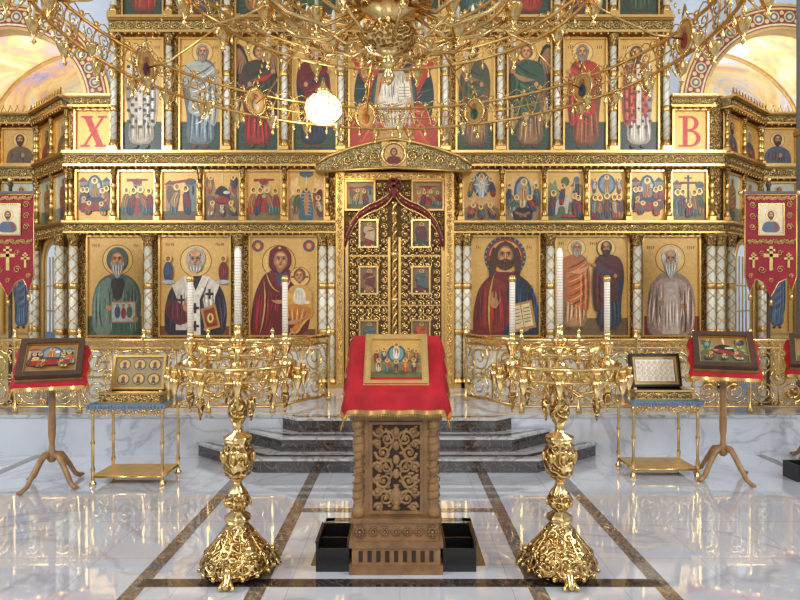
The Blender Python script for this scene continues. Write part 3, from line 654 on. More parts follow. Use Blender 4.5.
p.stroke((494,274),(486,300),(490,334),2.4,(190,140,60))
p.poly([(509,305),(531,300),(536,327),(514,332)],(176,124,48)); p.poly([(511.5,307),(529,303),(533,325),(516,329)],(222,200,150)); p.line([(520,305),(524,328)],.8,(110,70,40))
for k in range(5): p.poly([(513+k*.4,310+k*3.4),(519+k*.4,308.6+k*3.4),(519+k*.4,309.4+k*3.4),(513+k*.4,310.8+k*3.4)],(90,50,40)); p.poly([(522.5+k*.4,308+k*3.4),(529+k*.4,306.6+k*3.4),(529+k*.4,307.4+k*3.4),(522.5+k*.4,308.8+k*3.4)],(90,50,40))
p.ell(494,303,4.2,5.5,SKIN,10); p.stroke((492.5,303),(491,296),(493,291),2,SKIN); p.stroke((495,303),(496,296),(495,291),2,SKIN); p.stroke((497,305),(501,301),(500,296),1.8,sh(SKIN,.85)); p.ell(524,329,4.6,2.4,SKIN,8)
p.blob([(493,246),(498,252),(496,270),(490,282),(488,270),(490,254)],(60,32,18)); p.blob([(517,246),(512,252),(514,268),(519,278),(521,268),(520,254)],(60,32,18))
face(p,505,256,11.5,(62,34,20),(72,42,24),.45)
p=Pt(ic,(556,237,627,335),D-.005,BG); p.rect(556,318,627,335,(96,78,48))
standing(p,574,239,331,40,(176,128,86),(176,94,46),(160,150,140),(184,176,164),turn=1)
standing(p,608,239,331,40,(40,52,68),(74,30,28),(56,34,24),(60,38,26),turn=-1,bald=True)
p=Pt(ic,(643,237,698,335),D-.005,BG); p.rect(643,316,698,335,(112,44,32))
halo(p,670,259,15)
p.blob([(661,272),(680,272),(692,284),(696,308),(692,338),(648,338),(646,308),(650,284)],(150,122,110))
p.blob([(656,278),(684,278),(690,300),(686,334),(654,334),(652,300)],(176,148,134))
folds(p,650,692,282,334,(166,140,126),15,1.2,1.05)
p.poly([(664,282),(677,282),(679,334),(662,334)],(196,176,162)); folds(p,664,677,300,332,(186,164,150),4,.8,1)
p.ell(660,303,3.6,3,SKIN,8); p.ell(683,306,3.5,3,SKIN,8); p.line([(684,296),(685,332)],1.6,(70,44,28))
face(p,670,259,9,(206,202,192),(224,220,210),1.9,bald=True)
def inscr(x0,y0,n,w=1.0,h=3.2,gap=1.9):
    for k in range(n):
        x=x0+k*gap; c='maroon_lacquer'
        ic.box(IX(x),IX(x+.45),D-.009,D-.006,IZ(y0+h),IZ(y0),c)
        if k%2: ic.box(IX(x),IX(x+1.2),D-.009,D-.006,IZ(y0+h*.55),IZ(y0+h*.4),c)
        if k%3==0: ic.box(IX(x),IX(x+1.2),D-.009,D-.006,IZ(y0+.5),IZ(y0),c)
for (x,y,n) in ((93,244,4),(134,244,3),(166,243,5),(216,243,5),(476,246,3),(527,246,3),(647,246,4),(687,246,4),(559,242,3),(590,242,4)): inscr(x,y,n)
def letter(ch,x0,x1):
    p=Pt(ic,(x0,111,x1,152),D-.005,(206,160,80)); R=(214,22,8)
    cx=(x0+x1)/2
    if ch=='X':
        p.poly([(cx-10,117),(cx-3,117),(cx+10,146),(cx+3,146)],R)
        p.poly([(cx+8,117),(cx+11,117),(cx-8,146),(cx-11,146)],R)
        for (a,y) in ((-12.5,116),(4,116),(-13.5,145),(1,145)): p.rect(cx+a,y,cx+a+9.5+(2 if a in(1,-12.5) else 0),y+2,R)
        p.ell(cx,131,5,1.2,R,10)
    else:
        p.rect(cx-7,117,cx-2,146,R); p.rect(cx-11,116,cx,118,R); p.rect(cx-11,145,cx,147,R)
        def loop(y0,y1,w):
            cy=(y0+y1)/2;h=(y1-y0)/2
            o=[(cx-2,y0)]+[(cx+w*math.cos(a),cy+h*math.sin(a)) for a in [(-math.pi/2+math.pi*i/12) for i in range(13)]]+[(cx-2,y1)]
            i_=[(cx-2,y1-2)]+[(cx+(w-4.5)*math.cos(a),cy+(h-2)*math.sin(a)) for a in [(math.pi/2-math.pi*i/12) for i in range(13)]]+[(cx-2,y0+2)]
            p.poly(o+i_,R)
        loop(116,131,9); loop(130,147,11)
letter('X',77,111); letter('B',673,706)
ic.build('painted_icons',ico)
# ---- royal doors
rd=MB()
x0,x1=IX(341),IX(449); zt=IZ(172)
rd.box(x0,x1,D-.02,D+.02,zb,zt,'door_back')
for (a,b) in ((337,345),(444,453)):
    rd.box(IX(a),IX(b),D-.16,D,zb,IZ(172),'gold')
    vine(rd,zb+.05,IZ(176),IX((a+b)/2),.085,D-.17,.007,'gold_polished',True)
for (a,b,kd) in ((347,374,1),(413,442,8)):
    p=Pt(rd,(a,183,b,210),D-.06,(150,120,80)); scene(p,4,kd)
rd.box(x0,x1,D-.1,D,IZ(181),IZ(174),'gold')
vine(rd,x0+.05,x1-.05,IZ(177.5),.08,D-.11,.006,'gold_polished')
fill(rd,IX(376),IX(411),IZ(206),IZ(182),D-.03,.1,.01,'gold_polished')
fill(rd,IX(346),IX(443),IZ(240),IZ(211),D-.03,.1,.01,'gold_polished')
pts=[(318,168),(330,160),(352,152),(375,146),(394,143),(413,146),(436,152),(458,160),(470,168)]
f1=[(IX(x),D-.2,IZ(y)) for x,y in pts]+[(IX(470),D-.2,IZ(175)),(IX(394),D-.2,IZ(171)),(IX(318),D-.2,IZ(175))]
rd.poly(f1,'teal_ornate')
for i in range(len(f1)):
    a=f1[i];b=f1[(i+1)%len(f1)]
    rd.poly([a,b,(b[0],D+.02,b[2]),(a[0],D+.02,a[2])],'gold')
rd.tube([(q[0],D-.21,q[2]) for q in f1[:9]],.022,'gold',6)
rd.tube([(q[0],D-.21,q[2]) for q in f1[9:]],.018,'gold',6)
for sg in (-1,1):
    for k,(dx,yy,rr) in enumerate(((18,160,.09),(32,161,.08),(45,164,.065),(57,168,.045))):
        rd.tube(spiral(IX(394+sg*dx),IZ(yy),rr,0,1.6,sg,D-.215,14),.011,'gold_polished',4)
rd.tube([(IX(394)+.15*math.cos(2*math.pi*i/20),D-.22,IZ(158)+.15*math.sin(2*math.pi*i/20)) for i in range(20)],.018,'gold_polished',5,closed=True)
p=Pt(rd,(382,146,406,170),D-.215,GB,frame_w=0); p.ell(394,158,11,11,(110,50,30),20); p.ell(394,158,9.5,9.5,(206,160,84),20); p.blob([(386,167),(388,160),(400,160),(402,167)],(96,22,26)); face(p,394,156,3,(60,36,24),None,hood=(96,22,26))
DZ=D-.07
OG=[(0,190),(.06,196),(.14,201),(.3,206),(.5,210),(.68,216),(.82,225),(.93,236),(1,247)]
def ogee(x):
    t=min(1,abs(x-394)/50.0)
    for i in range(len(OG)-1):
        if t<=OG[i+1][0]:
            a=OG[i];b=OG[i+1]; return a[1]+(b[1]-a[1])*(t-a[0])/(b[0]-a[0])
    return OG[-1][1]
og=[(x,ogee(x)) for x in [344+2*i for i in range(51)]]
rd.box(IX(346),IX(443),DZ+.012,DZ+.03,zb+.02,IZ(246),'door_back')
rd.poly([(IX(344),DZ+.012,IZ(246))]+[(IX(x),DZ+.012,IZ(y)) for x,y in og]+[(IX(444),DZ+.012,IZ(246))],'door_back')
for off,mt,tr in ((0,'maroon_lacquer',.036),(4.4,'gold_polished',.015),(-4,'gold_polished',.014)):
    rd.tube([(IX(x),DZ-.03,IZ(y+off)) for x,y in og],tr,mt,6)
for x,y in og[1:-1:3]: rd.ball((IX(x),DZ-.062,IZ(y)),.012,mat='gold_polished',n=5,m=3)
for sx,sy,w,h in ((0,190,2.4,19),(0,188,12,2.6),(0,183,7,2)):
    rd.box(IX(394-w/2-.4),IX(394+w/2+.4),DZ-.08,DZ-.04,IZ(sy+h/2),IZ(sy-h/2),'maroon_lacquer')
rd.tube([(IX(394)+.1*math.cos(2*math.pi*i/16),DZ-.06,IZ(188)+.1*math.sin(2*math.pi*i/16)) for i in range(16)],.013,'maroon_lacquer',5,closed=True)
for s in (0,math.pi):
    rd.tube([(IX(394.5)+.022*math.cos(s+i*.7),DZ-.05+.02*math.sin(s+i*.7),zb+.03+(IZ(205)-zb)*i/90) for i in range(91)],.02,'gold_polished',5,ref=(0,0,1))
for zz in (300,255,345,385,215): rd.ball((IX(394.5),DZ-.06,IZ(zz)),.05,.045,.05,'gold_polished',8,5)
for a,b in ((346,349),(441,444),(388,390.5),(398.5,401)):
    rd.box(IX(a),IX(b),DZ-.03,DZ+.01,zb+.02,IZ(238),'gold')
for sd_,(a,b) in enumerate(((350,388),(401,440))):
    c=(a+b)/2
    k=0
    rects=[]
    for (ya,yb_) in ((222,247),(268,293),(321,343)):
        p=Pt(rd,(c-8,ya,c+8,yb_),DZ-.025,(130,104,70),framemat='gold_polished')
        cc=PAL[(k*3+sd_*2)%8]; p.rect(c-8,yb_-5,c+8,yb_,(60,60,46)); standing(p,c,ya+1,yb_,15,cc,PAL[(k+sd_+4)%10],rich=False); k+=1
        rects.append((IX(c-10),IX(c+10),IZ(yb_+2),IZ(ya-2)))
        for q in range(16):
            aa=2*math.pi*q/16; rd.ball((IX(c)+.185*math.cos(aa),DZ-.03,IZ((ya+yb_)/2)+.235*math.sin(aa)),.014,mat='gold_polished',n=5,m=3)
    for y in (257,306,353): rd.box(IX(a),IX(b),DZ-.03,DZ+.01,IZ(y),IZ(y-1.2),'gold')
    def sk(x,z):
        for r_ in rects:
            if r_[0]<x<r_[1] and r_[2]<z<r_[3]: return True
        return IZ(ogee(400+x/K)+4)<z
    fill(rd,IX(a),IX(b),zb+.04,IZ(208),DZ-.02,.1,.0115,'gold_polished',sk)
rd.build('royal_doors',ico)
# ---- wings
def seg(ax,ay,bx,by):
    d=Vector((bx-ax,by-ay,0)); L=d.length; d.normalize(); nrm=Vector((-d.y,d.x,0))
    if nrm.y<0: nrm=-nrm
    M=Matrix(((d.x,nrm.x,0,ax),(d.y,nrm.y,0,ay),(0,0,1,0),(0,0,0,1)))
    return M,L
wg=MB()
def wing(ax,ay,bx,by,kind,right):
    M,L=seg(ax,ay,bx,by); wg.xf=M
    w=L/K
    wg.box(0,L,.01,.1,zb,IZ(236),'gold_soft'); wg.box(0,L,.01,.1,IZ(236),IZ(95),'gold_ornate')
    ledge(wg,0,L,IZ(168),IZ(153),0,.14); ledge(wg,0,L,IZ(234),IZ(222),0,.14); ledge(wg,0,L,IZ(109),IZ(97),0,.18)
    n=int(L/.1)
    for i in range(n):
        xx=(i+.5)*L/n; wg.tube([(xx-.045,-.12,IZ(97)),(xx,-.12,IZ(97)+.09),(xx+.045,-.12,IZ(97))],.01,'gold',4); wg.ball((xx,-.12,IZ(97)+.1),.016,mat='gold',n=5,m=3)
    nn=2 if kind=='a' else 3
    cw=w/nn
    for i in range(nn+1):
        X=min(max(i*cw*K,.04),L-.04)
        column(wg,X,-.05,IZ(152),IZ(110),.025,'gold',0,8); column(wg,X,-.05,IZ(221),IZ(169),.025,'gold',0,8)
    pal=[((130,34,26),(44,54,62)),((60,72,92),(70,40,34)),((40,64,44),(150,90,44)),((40,50,76),(130,44,26)),((100,70,40),(40,60,50))]
    for i in range(nn):
        a=i*cw+3.5;b=(i+1)*cw-3.5
        p=Pt(wg,(a,113,b,150),-.005,GB,ox=0); c1,c2=pal[(i*2+(1 if right else 0))%5]
        cx=(a+b)/2; halo(p,cx,124,8); p.blob([(cx-5,131),(cx+5,131),(cx+14,137),(cx+16,154),(cx-16,154),(cx-14,137)],c1); folds(p,cx-10,cx+10,135,150,c2,6,.9,1.1); p.ell(cx+3,141,2,2.4,SKIN,8); face(p,cx,124,5,G if i%2 else (60,38,26),(180,174,164) if i%2 else (60,38,26),.9)
        p=Pt(wg,(a,172,b,221),-.005,(186,186,166),ox=0); c1,c2=pal[(i+2)%5]; p.rect(a,205,b,221,(84,100,84)); standing(p,cx,175,220,24,c1,c2,turn=1)
    if kind=='a':
        c=L/2; rr=.34; zs=IZ(262)
        arc=[(c+rr*math.cos(math.pi*i/14),zs+rr*math.sin(math.pi*i/14)) for i in range(15)]
        wg.poly([(c+rr,-.02,zb)]+[(x,-.02,z) for x,z in arc]+[(c-rr,-.02,zb)],'plaster_bright')
        wg.tube([(c+rr,-.04,zb)]+[(x,-.04,z) for x,z in arc]+[(c-rr,-.04,zb)],.035,'gold',6)
        wg.tube([(c+rr*.82,-.03,zb)]+[(c+(x-c)*.82,-.03,zs+(z-zs)*.82) for x,z in arc]+[(c-rr*.82,-.03,zb)],.012,'gold_soft',5)
        for X in (.08,L-.08): column(wg,X,-.08,zb,IZ(235),.05)
        for x in (c-.12,c,c+.12): wg.tube([(x,-.03,1.1),(x,-.03,zs+.1)],.008,'gold_soft',4)
        for z in (1.4,1.75): wg.tube([(c-.24,-.03,z),(c+.24,-.03,z)],.008,'gold_soft',4)
        wg.box(c-rr*.9,c+rr*.9,-.035,-.021,zb,1.1,'blue_cloth')
    else:
        for X in (.06,L-.06): column(wg,X,-.08,zb,IZ(235),.05)
        p=Pt(wg,(w/2-24,240,w/2+24,335),-.005,GB,ox=0); standing(p,w/2,244,332,44,(64,88,118),(100,114,136),turn=1)
        for X in (L*.16,L*.84):
            p=Pt(wg,(X/K-12,240,X/K+12,335),-.005,GB,ox=0); standing(p,X/K,250,332,24,(70,96,124),(76,90,116),turn=1)
    wg.xf=None
wing(-5.28,8.8,-4.373,8.0,'a',False); wing(-7.0,8.8,-5.28,8.8,'f',False)
wing(4.293,8.0,5.24,8.8,'a',True); wing(5.24,8.8,7.0,8.8,'f',True)
wg.build('side_wings',ico)
# ================================================================= ROOM
fl=MB()
fl.box(-7.6,7.6,-4,12.5,-.1,0,'marble_floor')
fl.build('floor')
inl=MB()
for X in (-1.42,-.765,.735,1.42): inl.box(X-.045,X+.045,-2,5.45 if abs(X)<1 else 5.75,0.0,0.0015,'marble_inlay')
for X in (-3.6,3.6): inl.box(X-.045,X+.045,-2,6,0,0.0015,'marble_inlay')
inl.box(-1.42,1.42,3.24,3.33,0.0,0.0025,'marble_dark')
inl.box(-.765,.735,4.38,4.46,0,.0025,'marble_inlay')
inl.box(-.52,.5,4.2,4.26,0,.003,'marble_dark'); inl.box(-.52,-.46,3.5,4.26,0,.003,'marble_dark'); inl.box(.44,.5,3.5,4.26,0,.003,'marble_dark')
inl.build('floor_inlay')
so=MB()
so.box(-7.55,7.55,6.0,12.4,0,.40,'marble_solea'); so.box(-7.55,7.55,5.985,6.03,.375,.402,'marble_tread')
so.build('solea_platform')
stp=MB()
def octo(hw,front,hb,z0,z1,cx=-.03):
    back=5.985
    pl=[(cx-hb,back),(cx-hw,front),(cx+hw,front),(cx+hb,back)]
    def ring(q,za,zb2,mat):
        P=[(cx+(x-cx)*(1+q),y-(q*1.2 if y<back-.01 else 0)) for x,y in pl]
        for i in range(3):
            a=P[i];b=P[i+1]; stp.poly([(a[0],a[1],za),(b[0],b[1],za),(b[0],b[1],zb2),(a[0],a[1],zb2)],mat)
        stp.poly([(x,y,zb2) for x,y in P],mat); stp.poly([(x,y,za) for x,y in P][::-1],mat)
    ring(0,z0,z1-.022,'marble_dark'); ring(.012,z1-.022,z1,'marble_tread')
    stp.poly([(pl[3][0],back,z0),(pl[0][0],back,z0),(pl[0][0],back,z1),(pl[3][0],back,z1)],'marble_dark')
    for i in range(3):
        a=pl[i];b=pl[i+1]
        def inn(q,s): return (cx+(q[0]-cx)*(1-s*.5),min(back,q[1]+s) if q[1]<back-.01 else back)
        ia=inn(a,.06);ib=inn(b,.06);ja=inn(a,.12);jb=inn(b,.12)
        stp.poly([(*ia,z1+.001),(*ib,z1+.001),(*jb,z1+.001),(*ja,z1+.001)],'marble_dark')
octo(1.26,5.38,1.98,0,.13); octo(1.08,5.62,1.52,.13,.265); octo(.96,5.84,1.14,.265,.40)
stp.build('marble_steps')
def arcwall(side):
    mb=MB(); Y=8.1
    cx=-5.26 if side<0 else 5.13
    zs=4.167; ro=1.37; ri=1.02
    xin=IX(113) if side<0 else IX(668); xo=-7.6 if side<0 else 7.6
    arc=[(cx+ri*math.cos(math.pi*i/32),zs+ri*math.sin(math.pi*i/32)) for i in range(33)]
    if side<0: loop=[(xin,zs)]+arc+[(xo,zs),(xo,9),(xin,9)]
    else: loop=[(xo,zs)]+arc+[(xin,zs),(xin,9),(xo,9)]
    mb.poly([(x,Y,z) for x,z in loop],'plaster_white')
    def band(r0,r1,y,mat,n=40,col=None):
        for i in range(n):
            a=math.pi*i/n;b=math.pi*(i+1)/n
            mb.poly([(cx+r0*math.cos(a),y,zs+r0*math.sin(a)),(cx+r0*math.cos(b),y,zs+r0*math.sin(b)),(cx+r1*math.cos(b),y,zs+r1*math.sin(b)),(cx+r1*math.cos(a),y,zs+r1*math.sin(a))],mat,lin(col) if col else (1,1,1,1))
    band(ri,ro,Y-.03,'icon_paint',col=(150,50,40)); band(ri,ri+.04,Y-.035,'gold_soft'); band(ro-.035,ro,Y-.035,'gold_soft')
    band(ri+.055,ri+.08,Y-.035,'icon_paint',col=(230,210,170)); band(ro-.08,ro-.055,Y-.035,'icon_paint',col=(220,190,130))
    rm=(ri+ro)/2
    for i in range(18):
        a=math.pi*(i+.5)/18; c=(cx+rm*math.cos(a),zs+rm*math.sin(a))
        for (q,col,dy) in ((.075,(224,190,120),.036),(.056,(80,110,130),.037),(.03,(232,200,136),.038)):
            mb.poly([(c[0]+q*math.cos(2*math.pi*k/12),Y-dy,c[1]+q*math.sin(2*math.pi*k/12)) for k in range(12)],'icon_paint',lin(col))
        a=math.pi*i/18
        for q in (-.05,.05):
            c=(cx+(rm+q)*math.cos(a),zs+(rm+q)*math.sin(a)); mb.poly([(c[0]+.03*math.cos(2*math.pi*k/8),Y-.037,c[1]+.03*math.sin(2*math.pi*k/8)) for k in range(8)],'icon_paint',lin((222,196,140)))
    for i in range(40):
        a=math.pi*i/40;b=math.pi*(i+1)/40
        for (r0,ya,yb) in ((ro,Y-.03,Y),(ri,Y-.03,Y+.15)):
            mb.poly([(cx+r0*math.cos(a),ya,zs+r0*math.sin(a)),(cx+r0*math.cos(b),ya,zs+r0*math.sin(b)),(cx+r0*math.cos(b),yb,zs+r0*math.sin(b)),(cx+r0*math.cos(a),yb,zs+r0*math.sin(a))],'gold_soft')
    mb.build('wall_back_left' if side<0 else 'wall_back_right')
    mb=MB()
    R=1.9
    N=24
    for i in range(N):
        a=math.pi*i/N;b=math.pi*(i+1)/N
        mb.poly([(cx+R*math.cos(a),Y+.25,zs+R*math.sin(a)*.9),(cx+R*math.cos(b),Y+.25,zs+R*math.sin(b)*.9),(cx+R*math.cos(b),11.5,zs+R*math.sin(b)*.9),(cx+R*math.cos(a),11.5,zs+R*math.sin(a)*.9)],'mural_sky')
    mb.poly([(cx-R,11.5,3.4),(cx+R,11.5,3.4)]+[(cx+R*math.cos(math.pi*i/24),11.5,zs+R*math.sin(math.pi*i/24)*.9) for i in range(25)],'mural_sky')
    for y in (9.2,10.4):
        mb.tube([(cx+(R-.02)*math.cos(math.pi*i/24),y,zs+(R-.02)*math.sin(math.pi*i/24)*.9) for i in range(25)],.04,'gold_soft',5)
    for dx,c1,c2 in ((-.7,(190,90,70),(110,124,150)),(0,(100,114,150),(210,160,90)),(.7,(150,70,66),(120,140,120))):
        for (w,h,z,c) in ((.26,.5,4.6,c1),(.16,.4,4.65,c2)):
            mb.poly([(cx+dx+w*math.cos(2*math.pi*k/14),11.47-w*.1,z+h*math.sin(2*math.pi*k/14)) for k in range(14)],'icon_paint',lin(c))
        mb.poly([(cx+dx+.15*math.cos(2*math.pi*k/14),11.43,5.15+.15*math.sin(2*math.pi*k/14)) for k in range(14)],'icon_paint',lin((226,190,110)))
        mb.poly([(cx+dx+.07*math.cos(2*math.pi*k/10),11.42,5.15+.09*math.sin(2*math.pi*k/10)) for k in range(10)],'icon_paint',lin((160,104,66)))
    mb.build('chapel_vault')
arcwall(-1); arcwall(1)
def sidewall(X,name):
    mb=MB(); t=.2 if X>0 else -.2
    ys=[-4,.2,1.8,4.2,5.8,8.1]
    for i in range(5):
        if i in (1,3):
            mb.box(min(X,X+t),max(X,X+t),ys[i],ys[i+1],0,2.6,'plaster_white'); mb.box(min(X,X+t),max(X,X+t),ys[i],ys[i+1],6,9,'plaster_white')
        else: mb.box(min(X,X+t),max(X,X+t),ys[i],ys[i+1],0,9,'plaster_white')
    mb.build(name)
sidewall(-7.6,'wall_left'); sidewall(7.6,'wall_right')
pl=MB()
column(pl,4.76,7.0,.402,9,.12,'plaster_grey',0,16)
pl.build('stone_pillar')
# ================================================================= BALUSTRADE
def fence(path,name):
    mb=MB()
    for (ax,ay,bx,by) in path:
        M,L=seg(ax,ay,bx,by); mb.xf=M
        z0=.402;zt=1.16
        mb.tube([(0,0,zt-.02),(L,0,zt-.02)],.022,'gold_polished',6); mb.tube([(0,0,zt-.1),(L,0,zt-.1)],.012,'gold',5)
        mb.tube([(0,0,z0+.06),(L,0,z0+.06)],.015,'gold',5); 
        n=max(1,round(L/.62)); w=L/n
        for i in range(n+1):
            X=i*w; mb.lathe(X,0,[(.03,z0),(.03,z0+.05),(.014,z0+.08),(.017,z0+.3),(.026,z0+.36),(.017,z0+.42),(.014,zt-.1),(.026,zt),(.03,zt+.02),(.012,zt+.04),(.026,zt+.07),(.005,zt+.11)],'gold_polished',8)
        vine(mb,0,L,zt-.06,.07,0,.006,'gold')
        for i in range(n):
            c=(i+.5)*w; zm=(z0+zt)/2-.02
            for sg in (-1,1):
                mb.tube(spiral(c+sg*w*.24,zm+.15,w*.21,math.pi/2-sg*math.pi/2,1.9,sg,0,20),.011,'gold_polished',4)
                mb.tube(spiral(c+sg*w*.24,zm-.15,w*.21,math.pi/2-sg*math.pi/2,1.9,-sg,0,20),.011,'gold_polished',4)
                for (dx,dz,rr,d) in ((.09,.0,.05,1),(.42,.0,.055,-1),(.42,.26,.045,1),(.42,-.25,.045,-1),(.07,.27,.04,1),(.07,-.26,.04,-1)):
                    mb.tube(spiral(c+sg*w*dx,zm+dz,rr,0,1.4,sg*d,0,10),.008,'gold_polished',4)
                for k in range(5):
                    a=k*1.25; mb.ball((c+sg*(w*.24+.13*math.cos(a)),-.004,zm+.15+.13*math.sin(a)),.013,.008,.013,'gold_polished',5,3); mb.ball((c+sg*(w*.24+.13*math.cos(a)),-.004,zm-.15+.13*math.sin(a)),.013,.008,.013,'gold_polished',5,3)
            mb.tube([(c,0,z0+.06),(c,0,zt-.1)],.009,'gold',4)
            mb.tube([(c+.08*math.cos(2*math.pi*k/14),0,zm+.08*math.sin(2*math.pi*k/14)) for k in range(14)],.01,'gold_polished',4,closed=True)
            mb.ball((c,0,zm),.038,.015,.038,'gold_polished',8,4)
        mb.xf=None
    return mb.build(name)
fence([(-5.9,6.12,-1.3,6.12),(-1.3,6.12,-.82,6.9)],'gilded_balustrade')
fence([(1.24,6.12,5.9,6.12),(.76,6.9,1.24,6.12)],'gilded_balustrade')
# ================================================================= CANDELABRA
cd=MB()
def zc(y): return 1.55-(y-300)*3.4/600
prof=[(35,568),(37,562),(32,556),(33,552),(26,545),(20,538),(15,530),(10,524),(13,520),(13,517),(6,512),(11,506),(13,500),(9,492),(4.5,486),(4.5,482),(9,478),(13,474),(16,462),(16,452),(12,442),(14,440),(14,437),(5,433),(4.5,426),(7,422),(10,414),(9,406),(4,399),(3.6,390),(7,384),(13,378),(15,372),(7,367),(4,360),(6,356),(11,352),(12,347),(5,345)]
cm=['gold_chased' if (i<7 or 10<=i<=12 or 16<=i<=19 or 25<=i<=27) else 'gold_polished' for i in range(len(prof)-1)]
cd.lathe(0,0,[(r/177,zc(y)) for r,y in prof],'gold_polished',32,8,0.035,mats=cm)
for k in range(16):
    a=2*math.pi*k/16
    cd.xf=Matrix.Rotation(a,4,'Z')
    cd.tube([(.2,0,.05),(.19,0,.1),(.15,0,.155),(.105,0,.21),(.07,0,.255)],.006,'gold_polished',4)
    cd.tube([(.178-.65*(q[2]-.12),q[0],q[2]) for q in spiral(0,.13,.028,0,1.4,1 if k%2 else -1,0,10)],.005,'gold_polished',4,ref=(1,0,0))
    cd.ball((.207,0,.045),.015,.015,.015,'gold_polished',6,4)
cd.xf=None
for k in range(3):
    a=2*math.pi*k/3+math.pi/2+math.pi
    cd.xf=Matrix.Rotation(a,4,'Z')
    cd.tube([(.16,0,.1),(.205,0,.07),(.225,0,.035),(.24,0,.022),(.25,0,.03)],[.018,.022,.018,.02,.012],'gold_polished',6)
    for q in (-.03,.03): cd.tube([(.2,0,.07),(.225,q,.02),(.245,q*1.3,.012)],[.014,.013,.01],'gold_polished',5)
    cd.ball((.2,0,.09),.026,.022,.026,'gold_polished',7,4)
cd.xf=None
for k in range(8):
    a=2*math.pi*k/8; cd.ball((.09*math.cos(a),.09*math.sin(a),zc(457)),.014,.014,.032,'gold',5,4)
    cd.ball((.072*math.cos(a),.072*math.sin(a),zc(503)),.011,.011,.018,'gold',5,3)
def hring(z,r,tr,mat='gold_polished',n=36): cd.tube([(r*math.cos(2*math.pi*i/n),r*math.sin(2*math.pi*i/n),z) for i in range(n)],tr,mat,5,ref=(0,0,1),closed=True)
U0=-7   # the candle ring sits this many units higher on the stem
hring(zc(371+U0),.33,.010); hring(zc(383+U0),.33,.007); hring(zc(360+U0),.2,.008); hring(zc(352+U0),.2,.006)
for k in range(36):
    a=2*math.pi*k/36;b=2*math.pi*(k+.5)/36;c=2*math.pi*(k+1)/36
    cd.tube([(.33*math.cos(a),.33*math.sin(a),zc(371+U0)),(.33*math.cos(b),.33*math.sin(b),zc(383+U0)),(.33*math.cos(c),.33*math.sin(c),zc(371+U0))],.004,'gold',3,ref=(0,0,1))
    cd.ball((.33*math.cos(b),.33*math.sin(b),zc(387+U0)),.007,.007,.012,'gold_polished',5,3)
for k in range(8):
    cd.xf=Matrix.Rotation(math.pi/4*k,4,'Z')
    cd.tube([(.03,0,zc(394+U0)),(.12,0,zc(402+U0)),(.2,0,zc(398+U0)),(.27,0,zc(388+U0)),(.32,0,zc(376+U0))],.008,'gold_polished',5)
    cd.tube([(p_[0],0,p_[2]) for p_ in spiral(.15,zc(388+U0),.04,0,1.5,1,0,12)],.006,'gold',4)
    cd.tube([(.03,0,zc(362+U0)),(.1,0,zc(354+U0)),(.16,0,zc(356+U0)),(.2,0,zc(360+U0))],.006,'gold_polished',4)
for k in (0,2):
    cd.xf=Matrix.Rotation(math.pi/2*k,4,'Z')
    cd.lathe(.27,0,[(.006,zc(397)),(.026,zc(388)),(.01,zc(383)),(.018,zc(380)),(.042,zc(371)),(.052,zc(361)),(.015,zc(358)),(.015,zc(355)),(.028,zc(351)),(.04,zc(345)),(.042,zc(342)),(.017,zc(341)),(.019,zc(336)),(.018,zc(332))],'gold_polished',14)
    cd.lathe(.27,0,[(.0165,zc(336)),(.0165,zc(280)),(.01,zc(277))],'candle_wax',12)
    for i in range(19): cd.lathe(.27,0,[(.0168,zc(333-i*2.7)),(.0182,zc(332.7-i*2.7)),(.0168,zc(332.4-i*2.7))],'gold_soft',10)
    cd.lathe(.27,0,[(.018,zc(282)),(.024,zc(279)),(.014,zc(275))],'gold',10)
cd.xf=None
cd.lathe(0,0,[(.02,zc(347)),(.045,zc(343)),(.05,zc(339)),(.02,zc(337)),(.022,zc(328)),(.02,zc(324))],'gold_polished',12)
cd.lathe(0,0,[(.018,zc(326)),(.018,zc(252)),(.01,zc(248))],'candle_wax',12)
for i in range(24): cd.lathe(0,0,[(.0182,zc(322-i*2.8)),(.0196,zc(321.7-i*2.8)),(.0182,zc(321.4-i*2.8))],'gold_soft',10)
for k in range(12):
    a=2*math.pi*(k+.5)/12; x=.37*math.cos(a);y=.37*math.sin(a)
    cd.lathe(x,y,[(.004,zc(406+U0)),(.01,zc(400+U0)),(.003,zc(396+U0)),(.014,zc(392+U0)),(.024,zc(386+U0)),(.027,zc(380+U0)),(.01,zc(379+U0))],'gold_polished',10)
    cd.lathe(x,y,[(.01,zc(380+U0)),(.02,zc(375+U0)),(.018,zc(372+U0)),(.008,zc(372+U0))],'gold',8)
    cd.tube([(.33*math.cos(a),.33*math.sin(a),zc(384+U0)),(x,y,zc(390+U0))],.005,'gold',4,ref=(0,0,1))
    x=.2*math.cos(a);y=.2*math.sin(a)
    cd.lathe(x,y,[(.006,zc(370+U0)),(.014,zc(364+U0)),(.016,zc(354+U0)),(.006,zc(352+U0))],'gold_polished',8)
for k in range(6):
    a=2*math.pi*k/6; x=.27*math.cos(a);y=.27*math.sin(a)
    cd.tube([(x,y,zc(388+U0)),(x,y,zc(400+U0))],.003,'gold',3); cd.lathe(x,y,[(.004,zc(420+U0)),(.01,zc(415+U0)),(.024,zc(406+U0)),(.022,zc(400+U0)),(.01,zc(399+U0))],'gold_chased',10)
o1=cd.build('floor_candelabrum',None,(-.925,3.42,0))
o2=bpy.data.objects.new('floor_candelabrum',o1.data); bpy.context.collection.objects.link(o2); o2.location=(.91,3.42,0)
